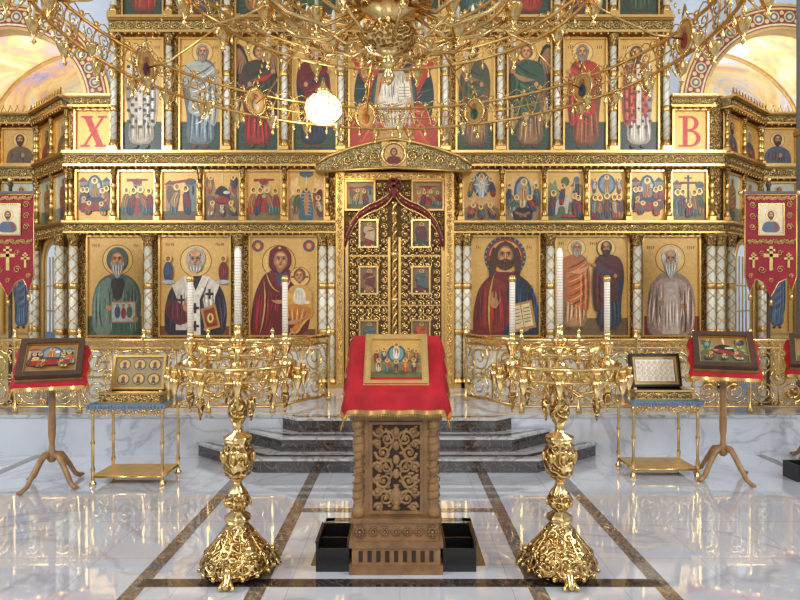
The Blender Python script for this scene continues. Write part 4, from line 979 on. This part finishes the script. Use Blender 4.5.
# ================================================================= LECTERN
lec=empty('carved_lectern',(-.022,0,0))
lb=MB()
yf=3.38;yk=3.80
lb.box(-.265,.265,yf,yk+.02,0,.05,'wood_carved')
lb.box(-.25,.25,yf+.015,yk,.05,.15,'wood_light')
lb.box(-.265,.265,yf,yk+.02,.15,.185,'wood_carved')
lb.box(-.24,.24,yf+.02,yk,.185,.29,'wood_light')
lb.box(-.26,.26,yf+.005,yk+.01,.29,.315,'wood_carved')
lb.box(-.2,.2,yf+.05,yk-.02,.315,.9,'wood_light')
lb.box(-.135,.135,yf+.045,yf+.06,.35,.84,'wood_recess_shade')
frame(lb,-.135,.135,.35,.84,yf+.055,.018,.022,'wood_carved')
for k in range(9): lb.box(-.2+k*.05-.012,-.2+k*.05+.012,yf+.008,yf+.02,.07,.13,'wood_recess_shade')
def ros(x,z,r,y):
    for k in range(8):
        a=2*math.pi*k/8; lb.ball((x+r*.6*math.cos(a),y,z+r*.6*math.sin(a)),r*.32,.012,r*.32,'wood_carved',6,4)
    lb.ball((x,y-.006,z),r*.3,.014,r*.3,'wood_light',7,4)
    lb.tube([(x+r*math.cos(2*math.pi*i/16),y,z+r*math.sin(2*math.pi*i/16)) for i in range(16)],.006,'wood_carved',4,closed=True)
for x in (-.205,.205): ros(x,.238,.034,yf+.016)
for x in (-.13,-.065,0,.065,.13): ros(x,.238,.026,yf+.018)
for sx in (-1,1):
    for yy in (yf+.045,yk-.03):
        X=sx*.215
        lb.lathe(X,yy,[(.034,.315),(.034,.36),(.022,.375),(.03,.40),(.034,.45),(.026,.52),(.018,.56),(.03,.575),(.03,.595),(.018,.61),(.026,.66),(.034,.72),(.03,.78),(.02,.80),(.034,.815),(.034,.87)],'wood_light',12)
        for i in range(10):
            z=.40+i*.044; lb.tube([(X+.034*math.cos(a*.5),yy+.034*math.sin(a*.5),z+.003*a) for a in range(14)],.004,'wood_carved',4,ref=(0,0,1))
lb.box(-.26,.26,yf+.005,yk+.01,.87,.93,'wood_carved')
y_=yf+.04
for sg in (-1,1):
    for (cx_,cz_,r_,d_) in ((.06,.42,.05,1),(.07,.52,.045,-1),(.055,.6,.045,1),(.075,.68,.045,-1),(.05,.76,.05,1),(.1,.8,.03,-1),(.105,.6,.028,1),(.105,.46,.028,-1),(.1,.37,.025,1),(.11,.73,.024,1),(.11,.53,.022,-1)):
        lb.tube([(q[0],q[1],q[2]) for q in spiral(sg*cx_,cz_,r_,math.pi/2-sg*math.pi/2,1.5,sg*d_,y_,14)],[.012-.0005*i for i in range(14)],'wood_light',5)
        lb.ball((sg*cx_,y_-.004,cz_),.014,.012,.014,'wood_light',6,4)
        for k in range(3):
            a=k*2.1+d_; lb.ball((sg*cx_+r_*1.0*math.cos(a),y_+.004,cz_+r_*1.0*math.sin(a)),.016,.01,.01,'wood_light',5,3)
    lb.tube([(sg*.01,y_,.38),(sg*.07,y_,.47),(sg*.02,y_,.56),(sg*.07,y_,.64),(sg*.02,y_,.73),(sg*.06,y_,.82)],.009,'wood_light',5)
lb.lathe(0,y_+.01,[(.03,.36),(.012,.385),(.03,.42),(.036,.45),(.014,.48),(.02,.5)],'wood_light',10)
for z in (.56,.64,.72,.8): lb.ball((0,y_,z),.022,.014,.03,'wood_light',7,5)
xa,xb=-.26,.26
a=[(xa,yf,.93),(xb,yf,.93),(xb,yk+.01,.93),(xa,yk+.01,.93)]; bq=[(xa,yf,.99),(xb,yf,.99),(xb,yk+.01,1.29),(xa,yk+.01,1.29)]
lb.poly(a,'wood_carved'); lb.poly(bq,'wood_carved')
for i in range(4): lb.poly([a[i],a[(i+1)%4],bq[(i+1)%4],bq[i]],'wood_carved')
lb.build('carved_body',lec)
cl=MB()
def clothgrid(mb,hwid,flap,Lf,Lb,yb,zb_,yf_,zf,mat='red_velvet',trim='gold',nu=44,nv=34):
    Ls=math.hypot(yb-yf_,zb_-zf)
    U=[-hwid-flap+(2*(hwid+flap))*i/nu for i in range(nu+1)]
    Vv=[-Lb+(Lb+Ls+Lf)*j/nv for j in range(nv+1)]
    def pos(u,v):
        au=abs(u);sg=1 if u>=0 else -1
        ex=max(0,au-hwid);ev=max(0,v-Ls);eb=max(0,-v)
        vv=min(max(v,0),Ls)/Ls
        y=yb-(yb-yf_)*vv; z=zb_-(zb_-zf)*vv
        x=sg*(min(au,hwid)+ex*.22+ (.012*math.sin(v*38)*min(1,ex/.05) if ex>0 else 0))
        dr=ex+ev+eb-.35*min(ex,ev)
        y+=-ev*.18+eb*.2-(.012*math.sin(u*40+1)*min(1,ev/.05) if ev>0 else 0)
        y-= .0 if ex==0 else .12*min(ex,ev)
        return (x,y,z-dr*.97)
    idx=[[mb.v(pos(u,v)) for v in Vv] for u in U]
    for i in range(nu):
        for j in range(nv):
            ed=(i in (0,nu-1)) or (j in (0,nv-1))
            mb.f((idx[i][j],idx[i+1][j],idx[i+1][j+1],idx[i][j+1]),trim if ed else mat,(1,1,1,1),True)
    def fr(p): mb.tube([p,(p[0],p[1],p[2]-.02)],.003,trim,3)
    for i in range(0,nu*2): 
        u=U[0]+(U[-1]-U[0])*i/(nu*2); fr(pos(u,Vv[-1]))
    for j in range(0,nv*2):
        v=Vv[0]+(Vv[-1]-Vv[0])*j/(nv*2); fr(pos(U[0],v)); fr(pos(U[-1],v))
clothgrid(cl,.275,.12,.12,.12,yk+.03,1.325,yf-.025,1.03)
cl.build('velvet_cloth',lec)
def tilted(cx,cy,cz,pitch,yaw=0):
    return Matrix.Translation((cx,cy,cz))@Matrix.Rotation(yaw,4,'Z')@Matrix.Rotation(-pitch,4,'X')
def boardxf(cx,cy,cz,pitch,yaw=0): return tilted(cx,cy,cz,pitch,yaw)@Matrix.Translation((0,0,-EYE))
li=MB()
pit=math.atan2(yk+.03-(yf-.025),1.325-1.03)-.2
li.xf=boardxf(0,3.57,1.19,pit)
W=.188;Hh=.2
li.box(-W,W,0,.03,EYE-Hh,EYE+Hh,'gold_dark')
frame(li,-W+.04,W-.04,EYE-Hh+.04,EYE+Hh-.04,0,.04,.014,'gold_soft')
frame(li,-W+.006,W-.006,EYE-Hh+.006,EYE+Hh-.006,-.012,.006,.006,'gold_polished')
frame(li,-W+.04,W-.04,EYE-Hh+.04,EYE+Hh-.04,-.012,.006,.006,'gold_polished')
kx=(W-.04)/K; ky=(Hh-.04)/K
p=Pt(li,(400-kx,300-ky,400+kx,300+ky),-.002,(206,162,92),frame_w=0)
def U_(u,v): return (400-kx+2*kx*u,300-ky+2*ky*v)
p.poly([U_(0,.4),U_(.15,.22),U_(.3,.36),U_(.7,.36),U_(.85,.2),U_(1,.4),U_(1,1),U_(0,1)],(140,120,72))
p.poly([U_(0,.78),U_(.4,.72),U_(1,.8),U_(1,1),U_(0,1)],(84,92,54))
p.ell(*U_(.5,.34),4.2,5.4,(44,78,84),20); p.ell(*U_(.5,.34),3.2,4.3,(96,136,136),18)
def mini(u,v,s,c1,c2):
    x,y=U_(u,v); p.blob([(x-.4*s,y),(x+.4*s,y),(x+1.1*s,y+1.2*s),(x+s,y+5.4*s),(x-s,y+5.4*s),(x-1.1*s,y+1.2*s)],c1); p.blob([(x-.8*s,y+.8*s),(x+.5*s,y+.5*s),(x+1.0*s,y+2.8*s),(x-.3*s,y+3.4*s)],c2)
    for k in range(3): p.stroke((x-.5*s+.5*s*k,y+1.4*s),(x-.4*s+.4*s*k,y+2.8*s),(x-.6*s+.6*s*k,y+5*s),.18*s,sh(c1,1.7 if k%2 else .5))
    p.ell(x,y-.6*s,1.0*s,1.0*s,(226,182,96),12,'icon_gold_leaf'); p.ell(x,y-.7*s,.55*s,.65*s,(64,40,26),10); p.ell(x,y-.55*s,.38*s,.5*s,(166,110,66),8)
mini(.5,.16,1.35,(214,204,180),(176,110,50))
for i,(u,v) in enumerate(((.1,.32),(.25,.28),(.9,.32),(.75,.28),(.15,.56),(.85,.56),(.32,.58),(.68,.58),(.5,.62))): mini(u,v,1.08,PAL[i%len(PAL)],PAL[(i*3+1)%len(PAL)])
li.xf=None
li.build('festal_icon',lec)
for sx,xc in ((-1,-.385),(1,.34)):
    bb=MB(); w=.095
    x0_,x1_=xc-w,xc+w; ya,yb_=3.42,3.72
    bb.box(x0_,x1_,ya,yb_,0,.02,'black_box')
    bb.box(x0_,x0_+.014,ya,yb_,.02,.17,'black_box'); bb.box(x1_-.014,x1_,ya,yb_,.02,.17,'black_box')
    bb.box(x0_+.014,x1_-.014,ya,ya+.014,.02,.13,'black_box'); bb.box(x0_+.014,x1_-.014,yb_-.014,yb_,.02,.17,'black_box')
    bb.box(x0_+.014,x1_-.014,ya+.14,ya+.154,.02,.14,'black_box')
    bb.tube([(x0_,ya,.17),(x0_,yb_,.17)],.006,'wood_dark',5); bb.tube([(x1_,ya,.17),(x1_,yb_,.17)],.006,'wood_dark',5)
    bb.build('candle_box')
bb=MB(); bb.box(3.38,3.6,5.1,5.3,0,.02,'black_box')
for q in ((3.38,3.395,5.1,5.3),(3.585,3.6,5.1,5.3),(3.395,3.585,5.1,5.115),(3.395,3.585,5.285,5.3)): bb.box(*q,.02,.14,'black_box')
bb.build('candle_box')
# ================================================================= SIDE LECTERNS
def analog(name,cx,cy,yaw,kd,h=.98,pt=46):
    root=empty(name,(cx,cy,0)); root.rotation_euler=(0,0,yaw)
    mb=MB(); th=math.radians(pt)
    mb.lathe(0,0,[(.02,.2),(.035,.22),(.04,.27),(.025,.3),(.02,.36),(.028,.42),(.03,.5),(.024,.7),(.03,.72),(.024,.74),(.024,h-.06),(.04,h-.03),(.05,h)],'wood_light',12)
    for k in range(4):
        mb.xf=Matrix.Rotation(math.pi/4+math.pi/2*k,4,'Z')
        mb.tube([(.02,0,.27),(.09,0,.25),(.16,0,.15),(.22,0,.05),(.27,0,.022),(.3,0,.024)],[.022,.026,.022,.02,.022,.014],'wood_light',6)
    mb.xf=tilted(0,0,h+.03,th)
    mb.box(-.24,.24,0,.025,-.19,.19,'wood_carved'); mb.box(-.24,.24,-.05,0,-.19,-.17,'wood_carved')
    mb.xf=None
    mb.build('turned_stand',root)
    c=MB(); s,cc=math.sin(th),math.cos(th)
    clothgrid(c,.26,.07,.06,.05,.2*s,h+.05+.2*cc,-.2*s-.02,h+.05-.2*cc,nu=24,nv=20)
    c.build('velvet_cloth',root)
    b=MB(); b.xf=boardxf(0,-.03,h+.095,th)
    b.box(-.235,.235,0,.025,EYE-.2,EYE+.2,'wood_dark')
    frame(b,-.19,.19,EYE-.155,EYE+.155,0,.045,.03,'wood_dark'); frame(b,-.182,.182,EYE-.147,EYE+.147,-.005,.008,.012,'gold')
    p=Pt(b,(400-.18/K,300-.145/K,400+.18/K,300+.145/K),-.002,(160,120,72),frame_w=0); scene(p,3,kd)
    b.build('framed_icon',root)
analog('side_lectern',-2.90,5.0,math.radians(22),5,.97)
analog('side_lectern',2.80,5.2,math.radians(-22),0,1.02)
analog('side_lectern',3.98,5.7,math.radians(-30),7,.97)
# ================================================================= RELIQUARY TABLES
def table(name,cx,cy,w,dp,h,openbox):
    root=empty(name,(cx,cy,0)); mb=MB()
    for sx in (-1,1):
        for sy in (-1,1):
            X=sx*(w/2-.03);Y=sy*(dp/2-.03)
            mb.lathe(X,Y,[(.028,0),(.03,.015),(.016,.03),(.012,.06),(.014,.1),(.02,.13),(.012,.16),(.012,h*.5),(.02,h*.53),(.012,h*.56),(.012,h-.1),(.02,h-.07),(.016,h-.02)],'gold_polished',10)
    for z in (.07,):
        for sy in (-1,1): mb.tube([(-w/2+.03,sy*(dp/2-.03),z),(w/2-.03,sy*(dp/2-.03),z)],.01,'gold_polished',5)
        for sx in (-1,1): mb.tube([(sx*(w/2-.03),-dp/2+.03,z),(sx*(w/2-.03),dp/2-.03,z)],.01,'gold_polished',5,ref=(0,0,1))
        mb.box(-w/2+.03,w/2-.03,-dp/2+.03,dp/2-.03,z+.005,z+.012,'gold_soft')
    mb.box(-w/2,w/2,-dp/2,dp/2,h-.03,h,'gold')
    vine(mb,-w/2+.02,w/2-.02,h-.06,.06,-dp/2+.01,.006,'gold_polished')
    mb.box(-w/2-.01,w/2+.01,-dp/2-.01,dp/2+.01,h,h+.008,'blue_cloth')
    n=24
    for i in range(n):
        xa=-w/2-.01+(w+.02)*i/n; xb=xa+(w+.02)/n
        mb.poly([(xa,-dp/2-.012,h+.006),(xb,-dp/2-.012,h+.006),((xa+xb)/2,-dp/2-.016,h-.05)],'blue_cloth'); mb.ball(((xa+xb)/2,-dp/2-.016,h-.052),.006,mat='gold',n=4,m=3)
    mb.build('gilded_table',root)
    b=MB()
    z=h+.008
    b.box(-w*.42,w*.42,-dp*.36,dp*.36,z,z+.015,'gold_polished'); b.box(-w*.4,w*.4,-dp*.34,dp*.34,z+.015,z+.075,'teal_ornate'); b.box(-w*.42,w*.42,-dp*.36,dp*.36,z+.075,z+.09,'gold_polished')
    vine(b,-w*.38,w*.38,z+.045,.05,-dp*.34-.005,.005,'gold_polished')
    for sx in (-1,1): b.ball((sx*w*.41,-dp*.35,z+.1),.018,mat='gold_polished',n=7,m=5)
    b.xf=boardxf(0,dp*.12,z+.09+.15,math.radians(14))
    W=w*.36;Hh=.15
    if openbox:
        b.box(-W,W,0,.03,EYE-Hh,EYE+Hh,'black_box'); frame(b,-W+.02,W-.02,EYE-Hh+.02,EYE+Hh-.02,0,.02,.035,'black_box')
        b.box(-W+.02,W-.02,-.006,0,EYE-Hh+.02,EYE+Hh-.02,'gold_soft'); b.box(-W+.05,W-.05,-.009,-.006,EYE-Hh+.05,EYE+Hh-.05,'candle_wax')
        fill(b,-W+.055,W-.055,EYE-Hh+.055,EYE+Hh-.055,-.01,.05,.0025,'gold_soft')
        frame(b,-W+.05,W-.05,EYE-Hh+.05,EYE+Hh-.05,-.006,.008,.006,'gold_polished')
    else:
        b.box(-W,W,0,.03,EYE-Hh,EYE+Hh,'gold_dark'); frame(b,-W+.02,W-.02,EYE-Hh+.02,EYE+Hh-.02,0,.02,.02,'gold')
        p=Pt(b,(400-(W-.02)/K,300-(Hh-.02)/K,400+(W-.02)/K,300+(Hh-.02)/K),-.002,(150,130,90),frame_w=0)
        for xx in (-10,0,10):
            for yy in (-5,4.5): p.ell(400+xx,300+yy,4.2,3.8,(70,64,46),14); p.ell(400+xx,300+yy,3.5,3.2,(200,160,90),12); p.ell(400+xx,300+yy-.3,1.2,1.6,(100,56,36),8); p.blob([(400+xx-1.8,300+yy+2.8),(400+xx-1,300+yy+1),(400+xx+1,300+yy+1),(400+xx+1.8,300+yy+2.8)],(44,60,84),1)
    b.xf=None
    b.build('reliquary_icon',root)
table('reliquary_table',-2.28,5.2,.64,.42,.67,False)
table('reliquary_table',2.32,5.42,.62,.42,.66,True)
# ================================================================= BANNERS
def banner(name,cx,cy,yaw=0):
    root=empty(name,(cx,cy,0)); root.rotation_euler=(0,0,yaw)
    mb=MB(); z0=.402
    mb.lathe(0,0.03,[(.1,z0),(.1,z0+.02),(.04,z0+.05),(.02,z0+.1),(.018,2.78),(.03,2.8),(.018,2.84)],'wood_dark',12)
    mb.box(-.3,.3,.0,.03,2.70,2.73,'wood_dark')
    for sx in (-1,1): mb.ball((sx*.31,.015,2.715),.03,mat='gold_polished')
    mb.ball((0,.03,2.86),.03,mat='gold_polished')
    mb.build('pole',root)
    b=MB()
    zt=2.69;W=.28
    out=[(-W,zt),(W,zt),(W,1.80),(W*.8,1.64),(W*.6,1.78),(W*.3,1.74),(0,1.58),(-W*.3,1.74),(-W*.6,1.78),(-W*.8,1.64),(-W,1.80)]
    y=-.01
    b.poly([(x,y,z) for x,z in out],'red_banner'); b.poly([(x,y+.008,z) for x,z in out][::-1],'red_banner')
    b.tube([(x,y,z) for x,z in out],.007,'gold',4,closed=True)
    for (x,z) in ((W*.8,1.62),(0,1.56),(-W*.8,1.62)):
        b.lathe(x,y,[(.004,z),(.02,z-.02),(.022,z-.07),(.012,z-.075)],'gold',6)
    b.xf=Matrix.Translation((0,y,0))
    frame(b,-.13,.13,2.26,2.58,-.003,.014,.01,'gold_polished')
    p=Pt(b,(400-.13/K,300-(2.58-EYE)/K,400+.13/K,300-(2.26-EYE)/K),-.003,(196,176,140),frame_w=0)
    c=300-(2.44-EYE)/K; halo(p,400,c-2,4.5); p.blob([(392,c+12),(394,c+3),(406,c+3),(408,c+12)],(60,80,110)); p.stroke((402,c+3),(406,c+7),(404,c+12),3,(120,30,30)); face(p,400,c-2,2.9,(64,38,26),(64,38,26),.6)
    b.xf=None
    def cross(cx_,cz_,s):
        b.box(cx_-.014*s,cx_+.014*s,y-.008,y-.001,cz_-.1*s,cz_+.1*s,'gold_soft'); b.box(cx_-.06*s,cx_+.06*s,y-.008,y-.001,cz_+.01*s,cz_+.038*s,'gold_soft'); b.box(cx_-.035*s,cx_+.035*s,y-.008,y-.001,cz_+.06*s,cz_+.078*s,'gold_soft')
    cross(0,2.0,1.3); cross(-.19,1.98,.8); cross(.19,1.98,.8)
    for x in (-.2,.2): 
        for zz in (2.34,2.46,2.58): b.tube(spiral(x,zz,.04,0,1.5,1 if x>0 else -1,y-.006,10),.005,'gold_soft',4)
    for x in (-.22,0,.22): b.tube(spiral(x,1.81 if x else 1.76,.03,0,1.5,1,y-.006,10),.005,'gold_soft',4)
    for x in (-.1,.1):
        b.tube(spiral(x,1.88,.045,0,1.5,1 if x>0 else -1,y-.006,10),.005,'gold_soft',4); b.tube(spiral(x,2.06,.035,0,1.5,1 if x>0 else -1,y-.006,10),.004,'gold_soft',4)
    vine(b,-W+.02,W-.02,2.18,.06,y-.006,.005,'gold_soft'); vine(b,-W+.02,W-.02,2.65,.05,y-.006,.005,'gold_soft')
    b.build('banner_cloth',root)
banner('church_banner',-4.24,6.5); banner('church_banner',4.01,6.5)
# ================================================================= CHANDELIER
ch=MB(); CX,CY=-.08,4.2
def cring(z,r,tr,mat='gold',n=72): ch.tube([(CX+r*math.cos(2*math.pi*i/n),CY+r*math.sin(2*math.pi*i/n),z) for i in range(n)],tr,mat,5,ref=(0,0,1),closed=True)
def cup(a,r,z,s=1.0,candle=True):
    x=CX+r*math.cos(a);y=CY+r*math.sin(a)
    ch.lathe(x,y,[(.005,z-.13*s),(.018*s,z-.11*s),(.006,z-.09*s),(.03*s,z-.05*s),(.05*s,z),(.052*s,z+.015),(.02*s,z+.02)],'gold_polished',8)
    if candle:
        ch.lathe(x,y,[(.014,z+.015),(.014,z+.13*s),(.006,z+.15*s)],'candle_wax',6)
def lattice(r,z,h,n):
    cring(z+h/2,r,.014); cring(z-h/2,r,.014); cring(z,r,.006)
    for k in range(n):
        a0=2*math.pi*k/n; da=2*math.pi/n
        ch.tube([(CX+r*math.cos(a0+da*t),CY+r*math.sin(a0+da*t),z+h/2*math.cos(2*math.pi*t)) for t in (0,.17,.33,.5,.67,.83,1)],.007,'gold',3,ref=(0,0,1))
        for zz,dd in ((h*.2,1),(-h*.2,-1)):
            pts=spiral(0,0,h*.26,0,1.4,dd if k%2 else -dd,0,10)
            ac=a0+da*.5
            ch.tube([(CX+r*math.cos(ac+q[0]/r),CY+r*math.sin(ac+q[0]/r),z+zz+q[2]) for q in pts],.006,'gold_polished',3,ref=(0,0,1))
        ch.lathe(CX+r*math.cos(a0),CY+r*math.sin(a0),[(.004,z-h/2-.1),(.016,z-h/2-.07),(.006,z-h/2-.04),(.014,z-h/2-.01)],'gold_polished',5)
        ch.ball((CX+r*math.cos(a0),CY+r*math.sin(a0),z+h/2+.03),.02,.02,.03,'gold',5,3)
        ch.tube([(CX+r*math.cos(a0+da*t),CY+r*math.sin(a0+da*t),z+h/2+.07*math.sin(math.pi*t)) for t in (0,.25,.5,.75,1)],.006,'gold_polished',3,ref=(0,0,1))
lattice(2.25,3.50,.22,80)
for k in range(40):
    a=2*math.pi*(k+.5)/40
    x=CX+2.25*math.cos(a);y=CY+2.25*math.sin(a)
    ch.tube([(x,y,3.42),(CX+2.33*math.cos(a),CY+2.33*math.sin(a),3.32),(CX+2.38*math.cos(a),CY+2.38*math.sin(a),3.38)],.01,'gold_polished',4)
    cup(a,2.38,3.41,1.15)
    if k%2: cup(a+.04,2.12,3.36,.9,False)
for k in range(12):
    a=2*math.pi*k/12+.13; x=CX+2.23*math.cos(a);y=CY+2.23*math.sin(a)
    ch.xf=Matrix.Translation((x,y,3.52))@Matrix.Rotation(a-math.pi/2,4,'Z')
    ch.tube([(.1*math.cos(2*math.pi*i/16),0,.13*math.sin(2*math.pi*i/16)) for i in range(16)],.014,'gold_polished',5,closed=True)
    ch.poly([(.095*math.cos(2*math.pi*i/16),0,.125*math.sin(2*math.pi*i/16)) for i in range(16)],'icon_paint',lin((190,146,80))); ch.ball((0,-.01,-.03),.04,.01,.06,'icon_paint',8,4,lin(PAL[k%8])); ch.ball((0,-.015,.05),.024,.01,.03,'icon_paint',8,4,lin((150,96,56)))
    ch.ball((0,.01,-.03),.04,.01,.06,'icon_paint',8,4,lin(PAL[(k+3)%8])); ch.ball((0,.015,.05),.024,.01,.03,'icon_paint',8,4,lin((150,96,56)))
    for sg in (-1,1): ch.tube(spiral(sg*.13,.0,.05,0,1.4,sg,0,10),.008,'gold_polished',4)
    ch.tube([(-.03,0,.15),(0,0,.24),(.03,0,.15)],.009,'gold_polished',4)
    ch.xf=None
lattice(.85,3.75,.14,32); lattice(1.45,3.78,.12,52)
for k in range(20):
    a=2*math.pi*(k+.5)/20; cup(a,1.53,3.74,1.3)
    A=Vector((CX+1.45*math.cos(a),CY+1.45*math.sin(a),3.7)); B=Vector((CX+.85*math.cos(a),CY+.85*math.sin(a),3.7))
    if k%2: ch.tube([A,A.lerp(B,.33)+Vector((0,0,-.12)),A.lerp(B,.66)+Vector((0,0,-.08)),B],.01,'gold',4,ref=(0,0,1))
for k in range(12):
    a=2*math.pi*(k+.5)/12; cup(a,.95,3.72,1.5)
    ch.tube([(CX+.2*math.cos(a),CY+.2*math.sin(a),3.55),(CX+.45*math.cos(a),CY+.45*math.sin(a),3.42),(CX+.7*math.cos(a),CY+.7*math.sin(a),3.48),(CX+.9*math.cos(a),CY+.9*math.sin(a),3.62)],.015,'gold_polished',5,ref=(0,0,1))
for k in range(8):
    a=2*math.pi*(k+.25)/8; cup(a,.5,3.52,1.3)
    ch.tube([(CX+.1*math.cos(a),CY+.1*math.sin(a),3.4),(CX+.3*math.cos(a),CY+.3*math.sin(a),3.32),(CX+.48*math.cos(a),CY+.48*math.sin(a),3.42)],.012,'gold_polished',5,ref=(0,0,1))
chp=[(.004,3.05),(.03,3.08),(.045,3.12),(.02,3.16),(.04,3.18),(.06,3.22),(.03,3.25),(.1,3.28),(.17,3.33),(.2,3.38),(.21,3.4),(.12,3.43),(.1,3.5),(.22,3.55),(.3,3.62),(.32,3.7),(.2,3.74),(.1,3.8),(.08,3.95),(.2,4.05),(.24,4.15),(.1,4.25),(.05,4.4),(.03,6),(.03,9)]
ch.lathe(CX,CY,chp,'gold_polished',24,12,.03,mats=['gold_chased' if i in (7,8,9,13,14) else 'gold_polished' for i in range(len(chp)-1)])
for k in range(12):
    a=2*math.pi*k/12+.13
    A=Vector((CX+2.25*math.cos(a),CY+2.25*math.sin(a),3.62));B=Vector((CX+.3*math.cos(a),CY+.3*math.sin(a),6.2))
    n=60
    for i in range(n):
        q=A.lerp(B,i/n); ch.ball(q,.012,.012,.022,'gold',4,3)
    A2=Vector((CX+1.45*math.cos(a),CY+1.45*math.sin(a),3.74))
    A3=Vector((CX+2.25*math.cos(a),CY+2.25*math.sin(a),3.5))
    ch.tube([A3,A3.lerp(A2,.33)+Vector((0,0,-.06)),A3.lerp(A2,.66)+Vector((0,0,-.04)),A2],.009,'gold',4,ref=(0,0,1))
la=math.atan2(6.35-CY,(320-400)*6.35/600-CX); lx=CX+2.12*math.cos(la); ly=CY+2.12*math.sin(la)
ch.lathe(lx,ly,[(.01,3.36),(.1,3.38),(.17,3.44),(.19,3.52),(.17,3.6),(.12,3.65),(.05,3.68)],'lamp_glow',16,8,.04)
ch.lathe(lx,ly,[(.05,3.68),(.09,3.7),(.05,3.74),(.02,3.84)],'gold_polished',12)
for k in range(16):
    a=2*math.pi*k/16; ch.tube([(lx+.1*math.cos(a),ly+.1*math.sin(a),3.375),(lx+.18*math.cos(a),ly+.18*math.sin(a),3.44),(lx+.2*math.cos(a),ly+.2*math.sin(a),3.52),(lx+.18*math.cos(a),ly+.18*math.sin(a),3.6),(lx+.12*math.cos(a),ly+.12*math.sin(a),3.66)],.007,'gold_polished',3,ref=(0,0,1))
for zz,rr in ((3.44,.178),(3.52,.2),(3.6,.178)): ch.tube([(lx+rr*math.cos(2*math.pi*i/20),ly+rr*math.sin(2*math.pi*i/20),zz) for i in range(20)],.006,'gold_polished',3,ref=(0,0,1),closed=True)
ch.build('ring_chandelier')
# ================================================================= CAMERA, LIGHT
cam=bpy.data.cameras.new('camera'); cam.lens=27; cam.sensor_width=36; cam.clip_end=100
co=bpy.data.objects.new('camera',cam); co.location=(0,0,EYE); co.rotation_euler=(math.radians(90),0,0); bpy.context.collection.objects.link(co); bpy.context.scene.camera=co
w=bpy.data.worlds.new('world'); bpy.context.scene.world=w; w.use_nodes=True
nt=w.node_tree; bg=nt.nodes['Background']
tc=nt.nodes.new('ShaderNodeTexCoord'); n=nt.nodes.new('ShaderNodeTexNoise'); n.inputs['Scale'].default_value=3.2
nt.links.new(tc.outputs['Generated'],n.inputs['Vector'])
r=nt.nodes.new('ShaderNodeValToRGB'); r.color_ramp.elements[0].position=.45; r.color_ramp.elements[1].position=.57
r.color_ramp.elements[0].color=(.11,.112,.115,1); r.color_ramp.elements[1].color=(1.0,1.01,1.05,1)
nt.links.new(n.outputs['Fac'],r.inputs['Fac']); nt.links.new(r.outputs['Color'],bg.inputs['Color'])
bg.inputs['Strength'].default_value=1.05
def area(name,loc,tgt,size,power,col=(1,1,1)):
    l=bpy.data.lights.new(name,'AREA'); l.size=size; l.energy=power; l.color=col
    o=bpy.data.objects.new(name,l); o.location=loc; o.rotation_euler=(Vector(tgt)-Vector(loc)).to_track_quat('-Z','Y').to_euler(); bpy.context.collection.objects.link(o)
area('window_light_left',(-6.8,1,5),(1,8,2),2.2,300,(.9,.95,1)); area('window_light_right',(6.8,1,5),(-1,8,2),2.2,260,(.92,.96,1))
area('window_light_rear',(0,-3,5.5),(0,8,2.5),3,260,(1,.99,.97))
for sx in (-1,1): 
    l=bpy.data.lights.new('chapel_light','POINT'); l.energy=105; l.color=(.98,.98,1); l.shadow_soft_size=.3
    o=bpy.data.objects.new('chapel_light',l); o.location=(sx*5.2,9.8,4.6); bpy.context.collection.objects.link(o)
l=bpy.data.lights.new('chandelier_light','POINT'); l.energy=20; l.color=(1,.88,.7); l.shadow_soft_size=.1
o=bpy.data.objects.new('chandelier_light',l); o.location=(lx,ly-.3,3.3); bpy.context.collection.objects.link(o)
